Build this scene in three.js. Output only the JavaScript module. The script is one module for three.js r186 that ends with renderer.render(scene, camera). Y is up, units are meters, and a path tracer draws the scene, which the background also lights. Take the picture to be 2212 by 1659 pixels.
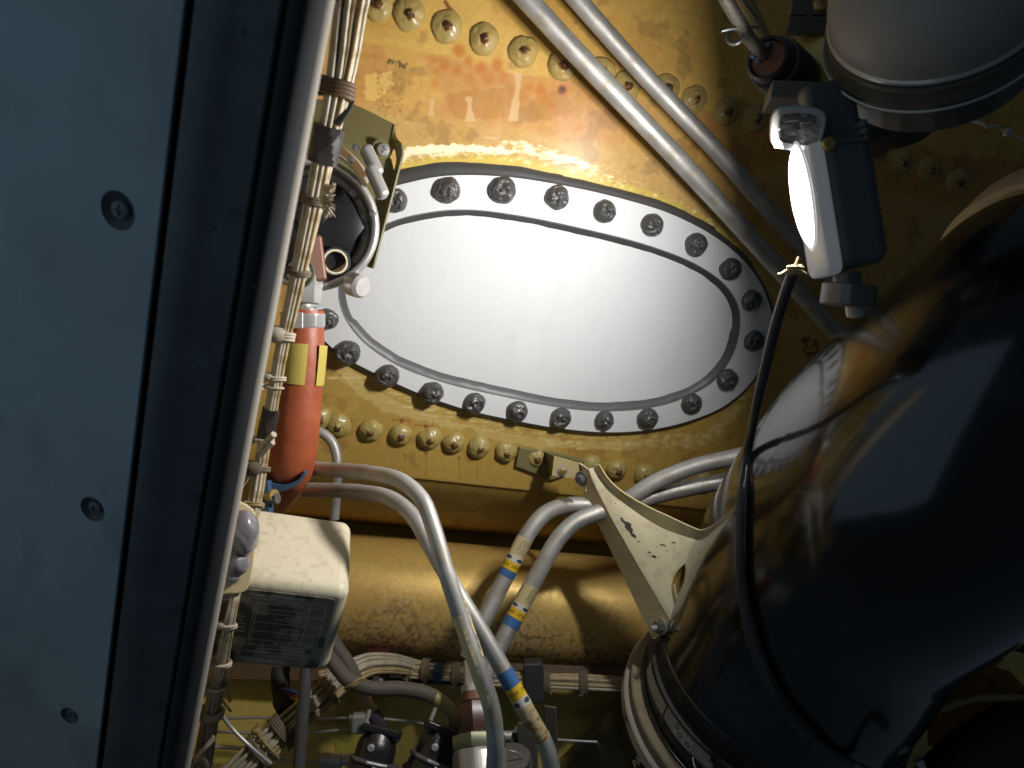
import * as THREE from 'three';
import { RoundedBoxGeometry } from 'three/addons/geometries/RoundedBoxGeometry.js';
import { mergeGeometries, mergeVertices, toCreasedNormals } from 'three/addons/utils/BufferGeometryUtils.js';
import { RectAreaLightUniformsLib } from 'three/addons/lights/RectAreaLightUniformsLib.js';
import { Brush, Evaluator, SUBTRACTION } from 'three-bvh-csg';

// ---------------------------------------------------------------- camera, light, exposure
const scene = new THREE.Scene();
scene.background = new THREE.Color().setRGB(0.019, 0.027, 0.035);   // dim hangar daylight outside the bay
const camera = new THREE.PerspectiveCamera(53, 4 / 3, 0.01, 20);
camera.position.set(0, 0, 0);
camera.lookAt(0, 0, -1);
camera.focus = 0.72;
camera.userData.fStop = 10;
scene.add(camera);
const renderer = new THREE.WebGLRenderer({ antialias: true });
renderer.setSize(1024, 768);
renderer.shadowMap.enabled = true;
renderer.toneMapping = THREE.LinearToneMapping;
renderer.toneMappingExposure = 1.0;
RectAreaLightUniformsLib.init();
// soft blue fill added beside the camera, standing in for outside daylight
const dayFill = new THREE.RectAreaLight(new THREE.Color(0.52, 0.78, 1.0), 0.25, 1.3, 1.35);
dayFill.position.set(-0.68, 0.16, -0.06);
dayFill.lookAt(-0.2, 0.0, -0.4);
scene.add(dayFill);
// a gap of daylight high above the duct
const gap = new THREE.RectAreaLight(new THREE.Color(0.45, 0.72, 1.0), 2.2, 0.1, 0.3);
gap.position.set(0.42, 1.05, -0.5); gap.lookAt(0.28, 0, -0.47); scene.add(gap);
const LAMP_POWER = 670;

// ---------------------------------------------------------------- measuring helpers
const K = (2 * Math.tan((53 / 2) * Math.PI / 180)) / 1659;      // metres per pixel of the photograph (2212 wide) at 1 m
const V = (x, y, z) => new THREE.Vector3(x, y, z);
const P = (px, py, d) => V((px - 1106) * K * d, (829.5 - py) * K * d, -d);
let seedState = 12345;
const rnd = () => { seedState = (seedState + 0x6d2b79f5) | 0; let t = Math.imul(seedState ^ (seedState >>> 15), 1 | seedState); t = (t + Math.imul(t ^ (t >>> 7), 61 | t)) ^ t; return ((t ^ (t >>> 14)) >>> 0) / 4294967296; };
const rr = (a, b) => a + (b - a) * rnd();
const clamp = (x, a = 0, b = 1) => Math.min(b, Math.max(a, x));
const sstep = (a, b, x) => { const t = clamp((x - a) / (b - a)); return t * t * (3 - 2 * t); };
const mixc = (a, b, t) => [a[0] + (b[0] - a[0]) * t, a[1] + (b[1] - a[1]) * t, a[2] + (b[2] - a[2]) * t];

class Frame {                                                    // a plane in the place: origin, right, up, normal
  constructor(o, n, up = V(0, 1, 0)) {
    this.o = o; this.n = n.clone().normalize();
    this.u = up.clone().cross(this.n).normalize(); this.v = this.n.clone().cross(this.u);
  }
  hit(px, py, h = 0) { const r = P(px, py, 1); return r.multiplyScalar((this.o.dot(this.n) + h) / r.dot(this.n)); }
  loc(px, py, h = 0) { const w = this.hit(px, py, h).sub(this.o); return [w.dot(this.u), w.dot(this.v)]; }
  w(u, v, h = 0) { return this.o.clone().addScaledVector(this.u, u).addScaledVector(this.v, v).addScaledVector(this.n, h); }
  m() { return new THREE.Matrix4().makeBasis(this.u, this.v, this.n).setPosition(this.o); }
}

// ---------------------------------------------------------------- noise and textures
const hash = (x, y, s) => { let h = Math.imul(x, 374761393) ^ Math.imul(y, 668265263) ^ Math.imul(s, 2147483647 ^ 97531); h = Math.imul(h ^ (h >>> 13), 1274126177); h ^= h >>> 16; return (h >>> 0) / 4294967296; };
function vnoise(x, y, per, s) {                                  // value noise that repeats every per cells
  const xi = Math.floor(x), yi = Math.floor(y), fx = x - xi, fy = y - yi, m = (a) => ((a % per) + per) % per;
  const u = fx * fx * (3 - 2 * fx), v = fy * fy * (3 - 2 * fy);
  const a = hash(m(xi), m(yi), s), b = hash(m(xi + 1), m(yi), s), c = hash(m(xi), m(yi + 1), s), d = hash(m(xi + 1), m(yi + 1), s);
  return a + (b - a) * u + (c - a) * v + (a - b - c + d) * u * v;
}
function fbm(x, y, per, oct, s) { let sum = 0, a = 0.5, n = 0; for (let i = 0; i < oct; i++) { sum += a * vnoise(x, y, per, s + i); n += a; a *= 0.5; x *= 2; y *= 2; per *= 2; } return sum / n; }
function canvas(w, h) { const c = document.createElement('canvas'); c.width = w; c.height = h; return c; }
function texFrom(c, rep = 1, srgb = true) {
  const t = new THREE.CanvasTexture(c); t.wrapS = t.wrapT = THREE.RepeatWrapping; t.repeat.set(Array.isArray(rep) ? rep[0] : rep, Array.isArray(rep) ? rep[1] : rep);
  if (srgb) t.colorSpace = THREE.SRGBColorSpace; t.anisotropy = 8; return t;
}
function paint(size, rep, f, srgb = true) {                       // f(x, y) in 0..1 gives a grey or a colour in 0..255
  const c = canvas(size, size), g = c.getContext('2d'), im = g.createImageData(size, size);
  for (let y = 0; y < size; y++) for (let x = 0; x < size; x++) {
    let q = f(x / size, y / size); if (!Array.isArray(q)) q = [q, q, q];
    const i = (y * size + x) * 4; im.data[i] = clamp(q[0], 0, 255); im.data[i + 1] = clamp(q[1], 0, 255); im.data[i + 2] = clamp(q[2], 0, 255); im.data[i + 3] = 255;
  }
  g.putImageData(im, 0, 0); return texFrom(c, rep, srgb);
}
const T = {};
T.scuff = paint(512, 9, (x, y) => { const n = fbm(x * 6, y * 6, 6, 5, 3), m = fbm(x * 40, y * 8, 1000, 3, 11), d = vnoise(x * 90, y * 90, 90, 5); return 168 + 110 * (n - 0.5) + 50 * (m - 0.5) + (d > 0.93 ? 50 : 0); }, false);
T.aluColor = paint(512, 9, (x, y) => { const n = fbm(x * 5, y * 5, 5, 5, 21), d = vnoise(x * 70, y * 70, 70, 25), k = 0.86 + 0.3 * (n - 0.5); const spot = d > 0.965 ? 0.85 : 1; const grime = sstep(0.58, 0.75, fbm(x * 9, y * 9, 9, 4, 41)); return mixc([222 * k * spot, 220 * k * spot, 216 * k * spot], [170, 152, 124], grime * 0.35); });
T.fine = paint(256, 60, (x, y) => 128 + 150 * (fbm(x * 32, y * 32, 32, 3, 7) - 0.5), false);
T.speck = paint(512, 16, (x, y) => { const n = fbm(x * 20, y * 20, 20, 4, 13), d = vnoise(x * 46, y * 46, 46, 17); return 110 + 60 * (n - 0.5) + (d > 0.93 ? 900 * (d - 0.93) : 0); }, false);
T.white = (() => {                                               // clean white enamel with faint smears, specks and hairline scratches
  const S = 1024, c = canvas(S, S), g = c.getContext('2d'), im = g.createImageData(S, S);
  for (let y = 0; y < S; y++) for (let x = 0; x < S; x++) { const n = fbm(x / 170, y / 170, 1e4, 6, 31), m = fbm(x / 30, y / 90, 1e4, 4, 37), d = vnoise(x / 4, y / 4, 1e4, 33), k = 1 + 0.035 * (n - 0.5) - 0.012 * sstep(0.58, 0.75, m) - (d > 0.985 ? 0.12 : 0), i = (y * S + x) * 4; im.data.set([209 * k, 209 * k, 209 * k, 255], i); } g.putImageData(im, 0, 0);
  for (let i = 0; i < 70; i++) { const x = rr(0, S), y = rr(0, S), a = rr(0, 6.28), l = rr(6, 60); g.globalAlpha = rr(0.06, 0.22); g.strokeStyle = i % 3 ? '#8b8a86' : '#f2f2f0'; g.lineWidth = rr(0.6, 1.4); g.beginPath(); g.moveTo(x, y); g.quadraticCurveTo(x + Math.cos(a) * l * 0.5 + 5, y + Math.sin(a) * l * 0.5, x + Math.cos(a) * l, y + Math.sin(a) * l); g.stroke(); }
  g.globalAlpha = 1; return texFrom(c, 2);
})();
T.ivory = paint(512, 8, (x, y) => { const n = fbm(x * 5, y * 5, 5, 5, 51), g = sstep(0.5, 0.85, fbm(x * 26, y * 26, 26, 5, 57)), s = vnoise(x * 80, y * 80, 80, 59) > 0.95 ? 0.5 : 0; return mixc([218 - 14 * n, 207 - 14 * n, 180 - 18 * n], [168, 154, 124], clamp(g * 0.4 + s * 0.7)); });
T.ductGold = paint(1024, [3, 1], (x, y) => {                     // once round the duct in y; the underside (y near 0.5) is corroded
  const n = fbm(x * 6, y * 6, 6, 5, 61), pits = fbm(x * 130, y * 150, 10000, 3, 67), fine = fbm(x * 160, y * 200, 10000, 2, 69), under = sstep(0.34, 0.12, Math.abs(y - 0.5) + 0.16 * (fbm(x * 7, y * 7, 7, 4, 71) - 0.5));
  let c = mixc([228, 192, 108], [214, 174, 100], n); c = mixc(c, [204, 188, 166], under * sstep(0.46, 0.62, pits) * 0.75); c = mixc(c, [112, 72, 48], under * sstep(0.46, 0.72, fbm(x * 90 + 3, y * 100, 10000, 4, 77)) * 0.6);
  const k = 0.94 + 0.12 * fine; return [c[0] * k, c[1] * k, c[2] * k];
});
T.braid = paint(256, [230, 46], (x, y) => { const a = Math.sin((x * 8 + y * 8) * Math.PI * 2), b = Math.sin((x * 8 - y * 8) * Math.PI * 2), k = Math.sin((x * 16) * Math.PI * 2) * 0.2; return 120 + 70 * (a * b) + 40 * k; }, false);
T.braidColor = paint(256, [230, 46], (x, y) => { const a = Math.sin((x * 8 + y * 8) * Math.PI * 2) * Math.sin((x * 8 - y * 8) * Math.PI * 2), n = fbm(x * 9, y * 9, 9, 3, 5); const k = 0.75 + 0.25 * a + 0.3 * (n - 0.5); return [150 * k, 142 * k, 128 * k]; });
T.bluePaint = (() => {                                           // dull blue grey paint, dirty and scuffed
  const S = 1024, c = canvas(S, S), g = c.getContext('2d'), im = g.createImageData(S, S);
  for (let y = 0; y < S; y++) for (let x = 0; x < S; x++) { const n = fbm(x / 150, y / 150, 1e4, 6, 81), gr = sstep(0.52, 0.8, fbm(x / 60, y / 110, 1e4, 5, 87)), d = vnoise(x / 5, y / 5, 1e4, 83) > 0.985 ? 0.86 : 1, k = (0.96 + 0.16 * (n - 0.5)) * d * (1 - 0.09 * gr), i = (y * S + x) * 4; im.data.set([168 * k, 178 * k, 184 * k, 255], i); } g.putImageData(im, 0, 0);
  for (let i = 0; i < 120; i++) { const x = rr(0, S), y = rr(0, S), a = rr(1.1, 2.2), l = rr(5, 70); g.globalAlpha = rr(0.06, 0.3); g.strokeStyle = i % 2 ? '#5d666b' : '#c3ccd0'; g.lineWidth = rr(0.6, 1.8); g.beginPath(); g.moveTo(x, y); g.lineTo(x + Math.cos(a) * l, y + Math.sin(a) * l); g.stroke(); }
  for (let i = 0; i < 26; i++) { g.globalAlpha = rr(0.2, 0.6); g.fillStyle = '#4c555a'; g.beginPath(); g.ellipse(rr(0, S), rr(0, S), rr(1, 5), rr(1, 4), rr(0, 3), 0, 7); g.fill(); }
  g.globalAlpha = 1; return texFrom(c, 2.2);
})();
T.ductBlack = (() => {                                            // black lacquer with dusty smears and fine scuffs
  const S = 1024, c = canvas(S, S), g = c.getContext('2d'), im = g.createImageData(S, S);
  for (let y = 0; y < S; y++) for (let x = 0; x < S; x++) { const d = sstep(0.5, 0.8, fbm(x / S * 4, y / S * 9, 1e4, 6, 311)), f = fbm(x / 6, y / 30, 1e4, 3, 317), k = 11 + 26 * d * (0.4 + f) + (vnoise(x / 3, y / 3, 1e5, 5) > 0.965 ? 22 : 0), i = (y * S + x) * 4; im.data.set([k, k, k * 1.02, 255], i); } g.putImageData(im, 0, 0);
  for (let i = 0; i < 90; i++) { const x = rr(0, S), y = rr(0, S), a = rr(-0.5, 0.5) + 1.57, l = rr(8, 90); g.globalAlpha = rr(0.1, 0.5); g.strokeStyle = '#8a8880'; g.lineWidth = rr(0.5, 1.3); g.beginPath(); g.moveTo(x, y); g.lineTo(x + Math.cos(a) * l, y + Math.sin(a) * l); g.stroke(); }
  g.globalAlpha = 1; return texFrom(c, 2.5);
})();
T.trim = paint(512, 6, (x, y) => { const n = fbm(x * 3, y * 12, 1000, 5, 91), w = sstep(0.56, 0.8, fbm(x * 8, y * 8, 8, 6, 97)); return mixc([58 + 26 * n, 64 + 26 * n, 68 + 26 * n], [34, 38, 42], w * 0.45); });
T.wire = paint(256, [40, 40], (x, y) => { const n = fbm(x * 6, y * 6, 6, 4, 101); const g = sstep(0.55, 0.8, fbm(x * 4, y * 12, 1000, 3, 103)); return mixc([214 - 20 * n, 206 - 20 * n, 190 - 24 * n], [140, 112, 72], g * 0.6); });
T.rubber = paint(256, 20, (x, y) => 120 + 100 * (fbm(x * 10, y * 10, 10, 4, 111) - 0.5), false);
T.orange = paint(512, 10, (x, y) => { const n = fbm(x * 5, y * 5, 5, 5, 121), d = sstep(0.6, 0.75, fbm(x * 12, y * 12, 12, 4, 127)); return mixc([166 - 24 * n, 86 - 20 * n, 50 - 16 * n], [140, 66, 46], d * 0.4); });
T.web = paint(1024, 3, (x, y) => { const n = fbm(x * 5, y * 5, 5, 5, 131), d = vnoise(x * 110, y * 110, 110, 133) > 0.975 ? 0.8 : 1, s = sstep(0.6, 0.8, fbm(x * 3, y * 9, 1000, 4, 137)); return mixc([220 * d - 20 * n, 194 * d - 20 * n, 104 * d - 16 * n], [140, 118, 56], s * 0.6); });
T.thread = paint(128, [110, 110], (x, y) => 128 + 90 * Math.sin(y * 6.2832 * 4) * (0.7 + 0.6 * (vnoise(x * 16, y * 16, 16, 3) - 0.5)), false);

const std = (o) => new THREE.MeshStandardMaterial(o), phy = (o) => new THREE.MeshPhysicalMaterial(o), rgb = (r, g, b) => new THREE.Color().setRGB(r, g, b);
const M = {
  alu: std({ color: 0xe4e2de, map: T.aluColor, metalness: 0.6, roughness: 0.8, roughnessMap: T.scuff, bumpMap: T.scuff, bumpScale: 0.00012 }),
  aluBare: std({ color: rgb(0.52, 0.51, 0.48), metalness: 0.55, roughness: 0.65, roughnessMap: T.scuff }),
  steel: std({ color: rgb(0.5, 0.48, 0.45), metalness: 0.55, roughness: 0.6, roughnessMap: T.scuff }),
  chrome: std({ color: rgb(0.66, 0.64, 0.62), metalness: 0.75, roughness: 0.32 }),
  darkSteel: std({ color: rgb(0.16, 0.155, 0.15), metalness: 0.5, roughness: 0.6, roughnessMap: T.scuff }),
  whitePaint: phy({ map: T.white, roughness: 0.62, bumpMap: T.speck, bumpScale: 0.0003 }),
  sealant: phy({ color: rgb(0.058, 0.055, 0.053), roughness: 0.45, clearcoat: 0.3, clearcoatRoughness: 0.25, bumpMap: T.rubber, bumpScale: 0.0004 }),
  sealantMatte: phy({ color: rgb(0.05, 0.048, 0.047), roughness: 0.6, clearcoat: 0.2, clearcoatRoughness: 0.3, bumpMap: T.rubber, bumpScale: 0.0003 }),
  olive: std({ color: rgb(0.17, 0.145, 0.055), roughness: 0.55, bumpMap: T.fine, bumpScale: 0.0001 }),
  ivory: std({ map: T.ivory, roughness: 0.5, bumpMap: T.fine, bumpScale: 0.00006 }),
  cream: std({ map: T.ivory, color: 0xfff4da, roughness: 0.38 }),
  blackGloss: phy({ map: T.ductBlack, roughness: 0.2, bumpMap: T.scuff, bumpScale: 0.00004, clearcoat: 1, clearcoatRoughness: 0.11, ior: 1.42 }),
  black: std({ color: rgb(0.045, 0.046, 0.05), roughness: 0.5, bumpMap: T.fine, bumpScale: 0.0001 }),
  blackPlastic: std({ color: rgb(0.014, 0.014, 0.015), roughness: 0.3 }),
  rubber: std({ color: rgb(0.02, 0.019, 0.018), roughness: 0.7, bumpMap: T.rubber, bumpScale: 0.0004 }),
  blue: std({ color: rgb(0.035, 0.085, 0.16), roughness: 0.5 }),
  tapeBlue: std({ color: rgb(0.04, 0.115, 0.27), roughness: 0.45 }),
  tapeYellow: std({ color: rgb(0.62, 0.46, 0.03), roughness: 0.45 }),
  tapeSheet: std({ color: rgb(0.46, 0.36, 0.075), roughness: 0.5 }),
  orange: std({ map: T.orange, roughness: 0.5, bumpMap: T.rubber, bumpScale: 0.0006 }),
  copper: std({ color: rgb(0.17, 0.08, 0.05), metalness: 0.3, roughness: 0.5 }),
  brown: std({ color: rgb(0.1, 0.055, 0.025), roughness: 0.6 }),
  tan: std({ color: rgb(0.3, 0.22, 0.09), roughness: 0.5 }),
  tie: std({ color: rgb(0.16, 0.12, 0.075), roughness: 0.85, bumpMap: T.thread, bumpScale: 0.0003 }),
  tieLight: std({ color: rgb(0.48, 0.42, 0.31), roughness: 0.9, bumpMap: T.thread, bumpScale: 0.0003 }),
  sleeveBlack: std({ color: rgb(0.035, 0.03, 0.028), roughness: 0.35, bumpMap: T.fine, bumpScale: 0.0001 }),
  wire: std({ map: T.wire, color: 0xdedbd4, roughness: 0.45 }),
  wireTan: std({ map: T.wire, color: 0xdac8a4, roughness: 0.45 }),
  wireBlue: std({ color: rgb(0.05, 0.16, 0.55), roughness: 0.4 }), wireRed: std({ color: rgb(0.4, 0.05, 0.04), roughness: 0.4 }), wireYellow: std({ color: rgb(0.55, 0.42, 0.06), roughness: 0.4 }),
  braid: std({ map: T.braidColor, metalness: 0.35, roughness: 0.5, bumpMap: T.braid, bumpScale: 0.0005 }),
  ductGold: std({ map: T.ductGold, metalness: 0.35, roughness: 0.65, roughnessMap: T.scuff }),
  paintedSteel: std({ color: rgb(0.16, 0.18, 0.19), roughness: 0.5, metalness: 0.2 }),
  bluePaint: std({ map: T.bluePaint, roughness: 0.5, bumpMap: T.fine, bumpScale: 0.00008 }),
  trim: std({ map: T.trim, roughness: 0.45 }),
  gap: std({ color: rgb(0.004, 0.004, 0.004), roughness: 0.9 }),
  sealShaded: std({ color: rgb(0.014, 0.016, 0.02), roughness: 0.8, bumpMap: T.thread, bumpScale: 0.00008 }),  // shaded front of the edge seal, its shade put into the colour
  lip: std({ color: rgb(0.32, 0.29, 0.245), roughness: 0.85, bumpMap: T.thread, bumpScale: 0.00008 }),  // lit edge of the same seal, lamp light put into a paler colour
  web: std({ map: T.web, roughness: 0.45, bumpMap: T.fine, bumpScale: 0.0001 }),
  webGreen: std({ map: T.web, color: 0xd8e2c0, roughness: 0.45 }),
  brass: std({ color: rgb(0.5, 0.36, 0.13), metalness: 0.8, roughness: 0.4 }),
  gold: std({ color: rgb(0.4, 0.28, 0.09), metalness: 0.6, roughness: 0.35 }),
  greyBracket: std({ color: rgb(0.11, 0.1, 0.085), roughness: 0.5, metalness: 0.3, bumpMap: T.fine, bumpScale: 0.0001 }),
  darkRed: std({ color: rgb(0.075, 0.03, 0.028), roughness: 0.35 }),
  greenAnod: std({ color: rgb(0.17, 0.18, 0.11), metalness: 0.5, roughness: 0.45 }),
  pinBlue: std({ color: rgb(0.09, 0.14, 0.19), roughness: 0.5 }),
  insert: std({ color: rgb(0.2, 0.075, 0.035), roughness: 0.55 }),
};

// ---------------------------------------------------------------- things, parts
const used = new Map();
function numbered(n) { const k = used.get(n) ?? 0; used.set(n, k + 1); return k ? n + '_' + String(k).padStart(3, '0') : n; }
function thing(name, label, category, group) {
  const o = new THREE.Group(); o.name = numbered(name); o.userData = { label, category }; if (group) o.userData.group = group; scene.add(o); return o;
}
function structure(name, label) { const o = new THREE.Group(); o.name = numbered(name); o.userData = { kind: 'structure', label }; scene.add(o); return o; }
function part(name, geo, mat, parent, label) {
  if (Array.isArray(geo)) geo = mergeGeometries(geo.map((q) => { q = q.index ? q.toNonIndexed() : q; for (const k of Object.keys(q.attributes)) if (!['position', 'normal', 'uv'].includes(k)) q.deleteAttribute(k); return q; }));
  const m = new THREE.Mesh(geo, mat); m.name = name; m.castShadow = m.receiveShadow = true; if (label) m.userData.label = label; parent.add(m); return m;
}
function settle() {                                              // moves every thing's origin to its base
  scene.updateMatrixWorld(true);
  for (const o of scene.children) {
    if (!o.isGroup || !o.children.length) continue;
    const b = new THREE.Box3().setFromObject(o), c = b.getCenter(V(0, 0, 0)); c.y = b.min.y;
    o.position.copy(c); for (const k of o.children) k.position.sub(c);
  }
}

// ---------------------------------------------------------------- shapes
function uvBox(g) {                                              // texture coordinates in metres, by the way each face looks
  const q = g.index ? g.toNonIndexed() : g, p = q.attributes.position, uv = new Float32Array(p.count * 2), a = V(), b = V(), c = V();
  for (let i = 0; i < p.count; i += 3) {
    a.fromBufferAttribute(p, i); b.fromBufferAttribute(p, i + 1).sub(a); c.fromBufferAttribute(p, i + 2).sub(a); b.cross(c);
    const x = Math.abs(b.x), y = Math.abs(b.y), z = Math.abs(b.z);
    for (let k = 0; k < 3; k++) { const X = p.getX(i + k), Y = p.getY(i + k), Z = p.getZ(i + k); const [s, t] = x > y && x > z ? [Z, Y] : y > z ? [X, Z] : [X, Y]; uv[(i + k) * 2] = s; uv[(i + k) * 2 + 1] = t; }
  }
  q.setAttribute('uv', new THREE.BufferAttribute(uv, 2)); return q;
}
function basisOf(O, Y, hint = V(0.3, 0.2, 1)) { const y = Y.clone().normalize(), x = y.clone().cross(hint).normalize(), z = x.clone().cross(y); return new THREE.Matrix4().makeBasis(x, y, z).setPosition(O); }
const along = (g, O, dir, hint) => g.applyMatrix4(basisOf(O, dir, hint));
function lathe(profile, O, dir, seg = 40, crease = true, hint) {   // profile: [radius, height] pairs
  let g = new THREE.LatheGeometry(profile.map(([r, h]) => new THREE.Vector2(Math.max(r, 0), h)), seg);
  let len = 0; const lens = profile.map((q, i) => (len += i ? Math.hypot(q[0] - profile[i - 1][0], q[1] - profile[i - 1][1]) : 0));
  const uv = g.attributes.uv, rm = Math.max(...profile.map((q) => q[0]));
  for (let i = 0; i < uv.count; i++) uv.setXY(i, uv.getX(i) * 2 * Math.PI * rm, lens[Math.round(uv.getY(i) * (profile.length - 1))]);
  if (crease) { g = toCreasedNormals(g, 0.6); }
  return along(g, O, dir, hint);
}
function cyl(A, B, r, seg = 24, bevel = 0.0004) { const d = B.clone().sub(A), h = d.length(), b = Math.min(bevel, r / 3, h / 3); return lathe([[0, 0], [r - b, 0], [r, b], [r, h - b], [r - b, h], [0, h]], A, d, seg); }
function box(w, h, d, rad, O, X, Y) {                             // centred box with rounded edges on two axes
  const g = uvBox(new RoundedBoxGeometry(w, h, d, 3, Math.min(rad, w / 2.05, h / 2.05, d / 2.05)));
  const x = X.clone().normalize(), z = x.clone().cross(Y).normalize(), y = z.clone().cross(x);
  return g.applyMatrix4(new THREE.Matrix4().makeBasis(x, y, z).setPosition(O));
}
function smooth(pts, n = 120) { return new THREE.CatmullRomCurve3(pts, false, 'centripetal').getSpacedPoints(n); }
function tube(pts, r, { seg = 160, rad = 18, r2, caps = false, wob = 0, round = false } = {}) {   // round: v runs once round from the top
  const curve = pts.length > 2 || pts.length === 2 ? new THREE.CatmullRomCurve3(pts, false, 'centripetal') : pts, L = curve.getLength();
  let g = new THREE.TubeGeometry(curve, seg, r, rad, false); const uv = g.attributes.uv, p = g.attributes.position, nn = g.attributes.normal;
  for (let i = 0; i < uv.count; i++) {
    const t = uv.getX(i), v = uv.getY(i);
    if (r2 !== undefined || wob) { const k = (r2 !== undefined ? (r2 - r) * t : 0) + (wob ? wob * (fbm(t * L * 120, v * 4, 100000, 2, 9) - 0.5) : 0); p.setXYZ(i, p.getX(i) + nn.getX(i) * k, p.getY(i) + nn.getY(i) * k, p.getZ(i) + nn.getZ(i) * k); }
    uv.setXY(i, t * L, v * 2 * Math.PI * r);
  }
  if (round) { let top = 0; for (let j = 1; j <= rad; j++) if (nn.getY(j) > nn.getY(top)) top = j; for (let i = 0; i < uv.count; i++) uv.setY(i, (i % (rad + 1) - top) / rad); }
  if (!caps) return g;
  const list = [g.toNonIndexed()];
  for (const [t, s] of [[0, -1], [1, 1]]) { const c = new THREE.CircleGeometry(r2 !== undefined && t ? r2 : r, rad).toNonIndexed(), d = curve.getTangent(t).multiplyScalar(s); c.applyMatrix4(new THREE.Matrix4().makeRotationFromQuaternion(new THREE.Quaternion().setFromUnitVectors(V(0, 0, 1), d)).setPosition(curve.getPoint(t))); list.push(c); }
  return mergeGeometries(list);
}
function band(pts, t0, t1, r, { a0 = 0, a1 = Math.PI * 2, seg = 24, rad = 32, jag = 0, up, twist = 0 } = {}) {   // a sleeve of tape round part of a tube path; angle 0 looks at the viewer
  const curve = new THREE.CatmullRomCurve3(pts, false, 'centripetal'), pos = [], uv = [], idx = [], L = curve.getLength();
  for (let i = 0; i <= seg; i++) for (let j = 0; j <= rad; j++) {
    const f = j / rad; let t = t0 + (t1 - t0) * i / seg; if (jag && (i === 0 || i === seg)) t += (i ? 1 : -1) * jag * (fbm(j * 0.7, i * 3.1, 1000, 3, 77) - 0.3);
    let a = a0 + (a1 - a0) * f; if (jag && (j === 0 || j === rad) && a1 - a0 < 6) a += (j ? 1 : -1) * 0.7 * (fbm(i * 0.45, j, 1000, 3, 71) - 0.3);
    a += twist;
    const c = curve.getPointAt(clamp(t)), d = curve.getTangentAt(clamp(t)), e = (up ?? c.clone().negate()).clone().addScaledVector(d, -(up ?? c.clone().negate()).dot(d)).normalize(), s = d.clone().cross(e);
    c.addScaledVector(e, Math.cos(a) * r).addScaledVector(s, Math.sin(a) * r); pos.push(c.x, c.y, c.z); uv.push(f, i / seg);
    if (i < seg && j < rad) { const q = i * (rad + 1) + j; idx.push(q, q + rad + 1, q + 1, q + 1, q + rad + 1, q + rad + 2); }
  }
  const g = new THREE.BufferGeometry(); g.setAttribute('position', new THREE.Float32BufferAttribute(pos, 3)); g.setAttribute('uv', new THREE.Float32BufferAttribute(uv, 2)); g.setIndex(idx); g.computeVertexNormals(); return g;
}
function loft(stations, nSeg, nRad, wall) {                      // stations: [centre, radius]; a smooth pipe through them
  const curve = new THREE.CatmullRomCurve3(stations.map((s) => s[0]), false, 'centripetal'), n = stations.length - 1, pos = [], uv = [], idx = [];
  const e0 = V(-1, 0, 0); let len = 0, last = null;
  for (let i = 0; i <= nSeg; i++) {
    const t = i / nSeg, c = curve.getPoint(t), d = curve.getTangent(t), k = Math.min(n - 1, Math.floor(t * n)), f = t * n - k;
    const r0 = stations[Math.max(0, k - 1)][1], r1 = stations[k][1], r2 = stations[k + 1][1], r3 = stations[Math.min(n, k + 2)][1];
    const r = 0.5 * (2 * r1 + (r2 - r0) * f + (2 * r0 - 5 * r1 + 4 * r2 - r3) * f * f + (3 * r1 - r0 - 3 * r2 + r3) * f * f * f);
    const e = e0.clone().addScaledVector(d, -e0.dot(d)).normalize(), s = d.clone().cross(e); if (last) len += c.distanceTo(last); last = c;
    for (let j = 0; j <= nRad; j++) { const a = j / nRad * Math.PI * 2, w = wall ? wall(t, a) : 0, q = c.clone().addScaledVector(e, Math.cos(a) * (r + w)).addScaledVector(s, Math.sin(a) * (r + w)); pos.push(q.x, q.y, q.z); uv.push(a * r, len); if (i < nSeg && j < nRad) { const b = i * (nRad + 1) + j; idx.push(b, b + 1, b + nRad + 1, b + 1, b + nRad + 2, b + nRad + 1); } }
  }
  const g = new THREE.BufferGeometry(); g.setAttribute('position', new THREE.Float32BufferAttribute(pos, 3)); g.setAttribute('uv', new THREE.Float32BufferAttribute(uv, 2)); g.setIndex(idx); g.computeVertexNormals();
  return g;
}
function slab(F, pts, h0, th, { bevel = 0.0004, holes = [], curve = false, seg = 3 } = {}) {   // an outline on a plane given thickness
  const s = new THREE.Shape(pts.map(([u, v]) => new THREE.Vector2(u, v)));
  for (const h of holes) s.holes.push(h);
  const g = new THREE.ExtrudeGeometry(s, { depth: th - 2 * bevel, bevelEnabled: bevel > 0, bevelThickness: bevel, bevelSize: bevel, bevelOffset: -bevel, bevelSegments: seg, curveSegments: 24 });
  g.translate(0, 0, h0 + bevel); return toCreasedNormals(uvBox(g), 0.2).applyMatrix4(F.m());
}
const px2 = (F, list, h = 0) => list.map(([x, y]) => F.loc(x, y, h));
function loop2(list, n) { const c = new THREE.CatmullRomCurve3(list.map(([x, y]) => V(x, y, 0)), true, 'centripetal'); return c.getSpacedPoints(n).slice(0, n).map((q) => [q.x, q.y]); }
function grow(loop, f) {                                         // outline moved outwards by f(i) metres
  const n = loop.length, out = []; let area = 0; for (let i = 0; i < n; i++) { const a = loop[i], b = loop[(i + 1) % n]; area += a[0] * b[1] - b[0] * a[1]; }
  const sg = area > 0 ? 1 : -1;
  for (let i = 0; i < n; i++) { const a = loop[(i + n - 1) % n], b = loop[(i + 1) % n], dx = b[0] - a[0], dy = b[1] - a[1], l = Math.hypot(dx, dy) || 1, w = typeof f === 'function' ? f(i / n, loop[i]) : f; out.push([loop[i][0] + sg * dy / l * w, loop[i][1] - sg * dx / l * w]); }
  return out;
}
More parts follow.
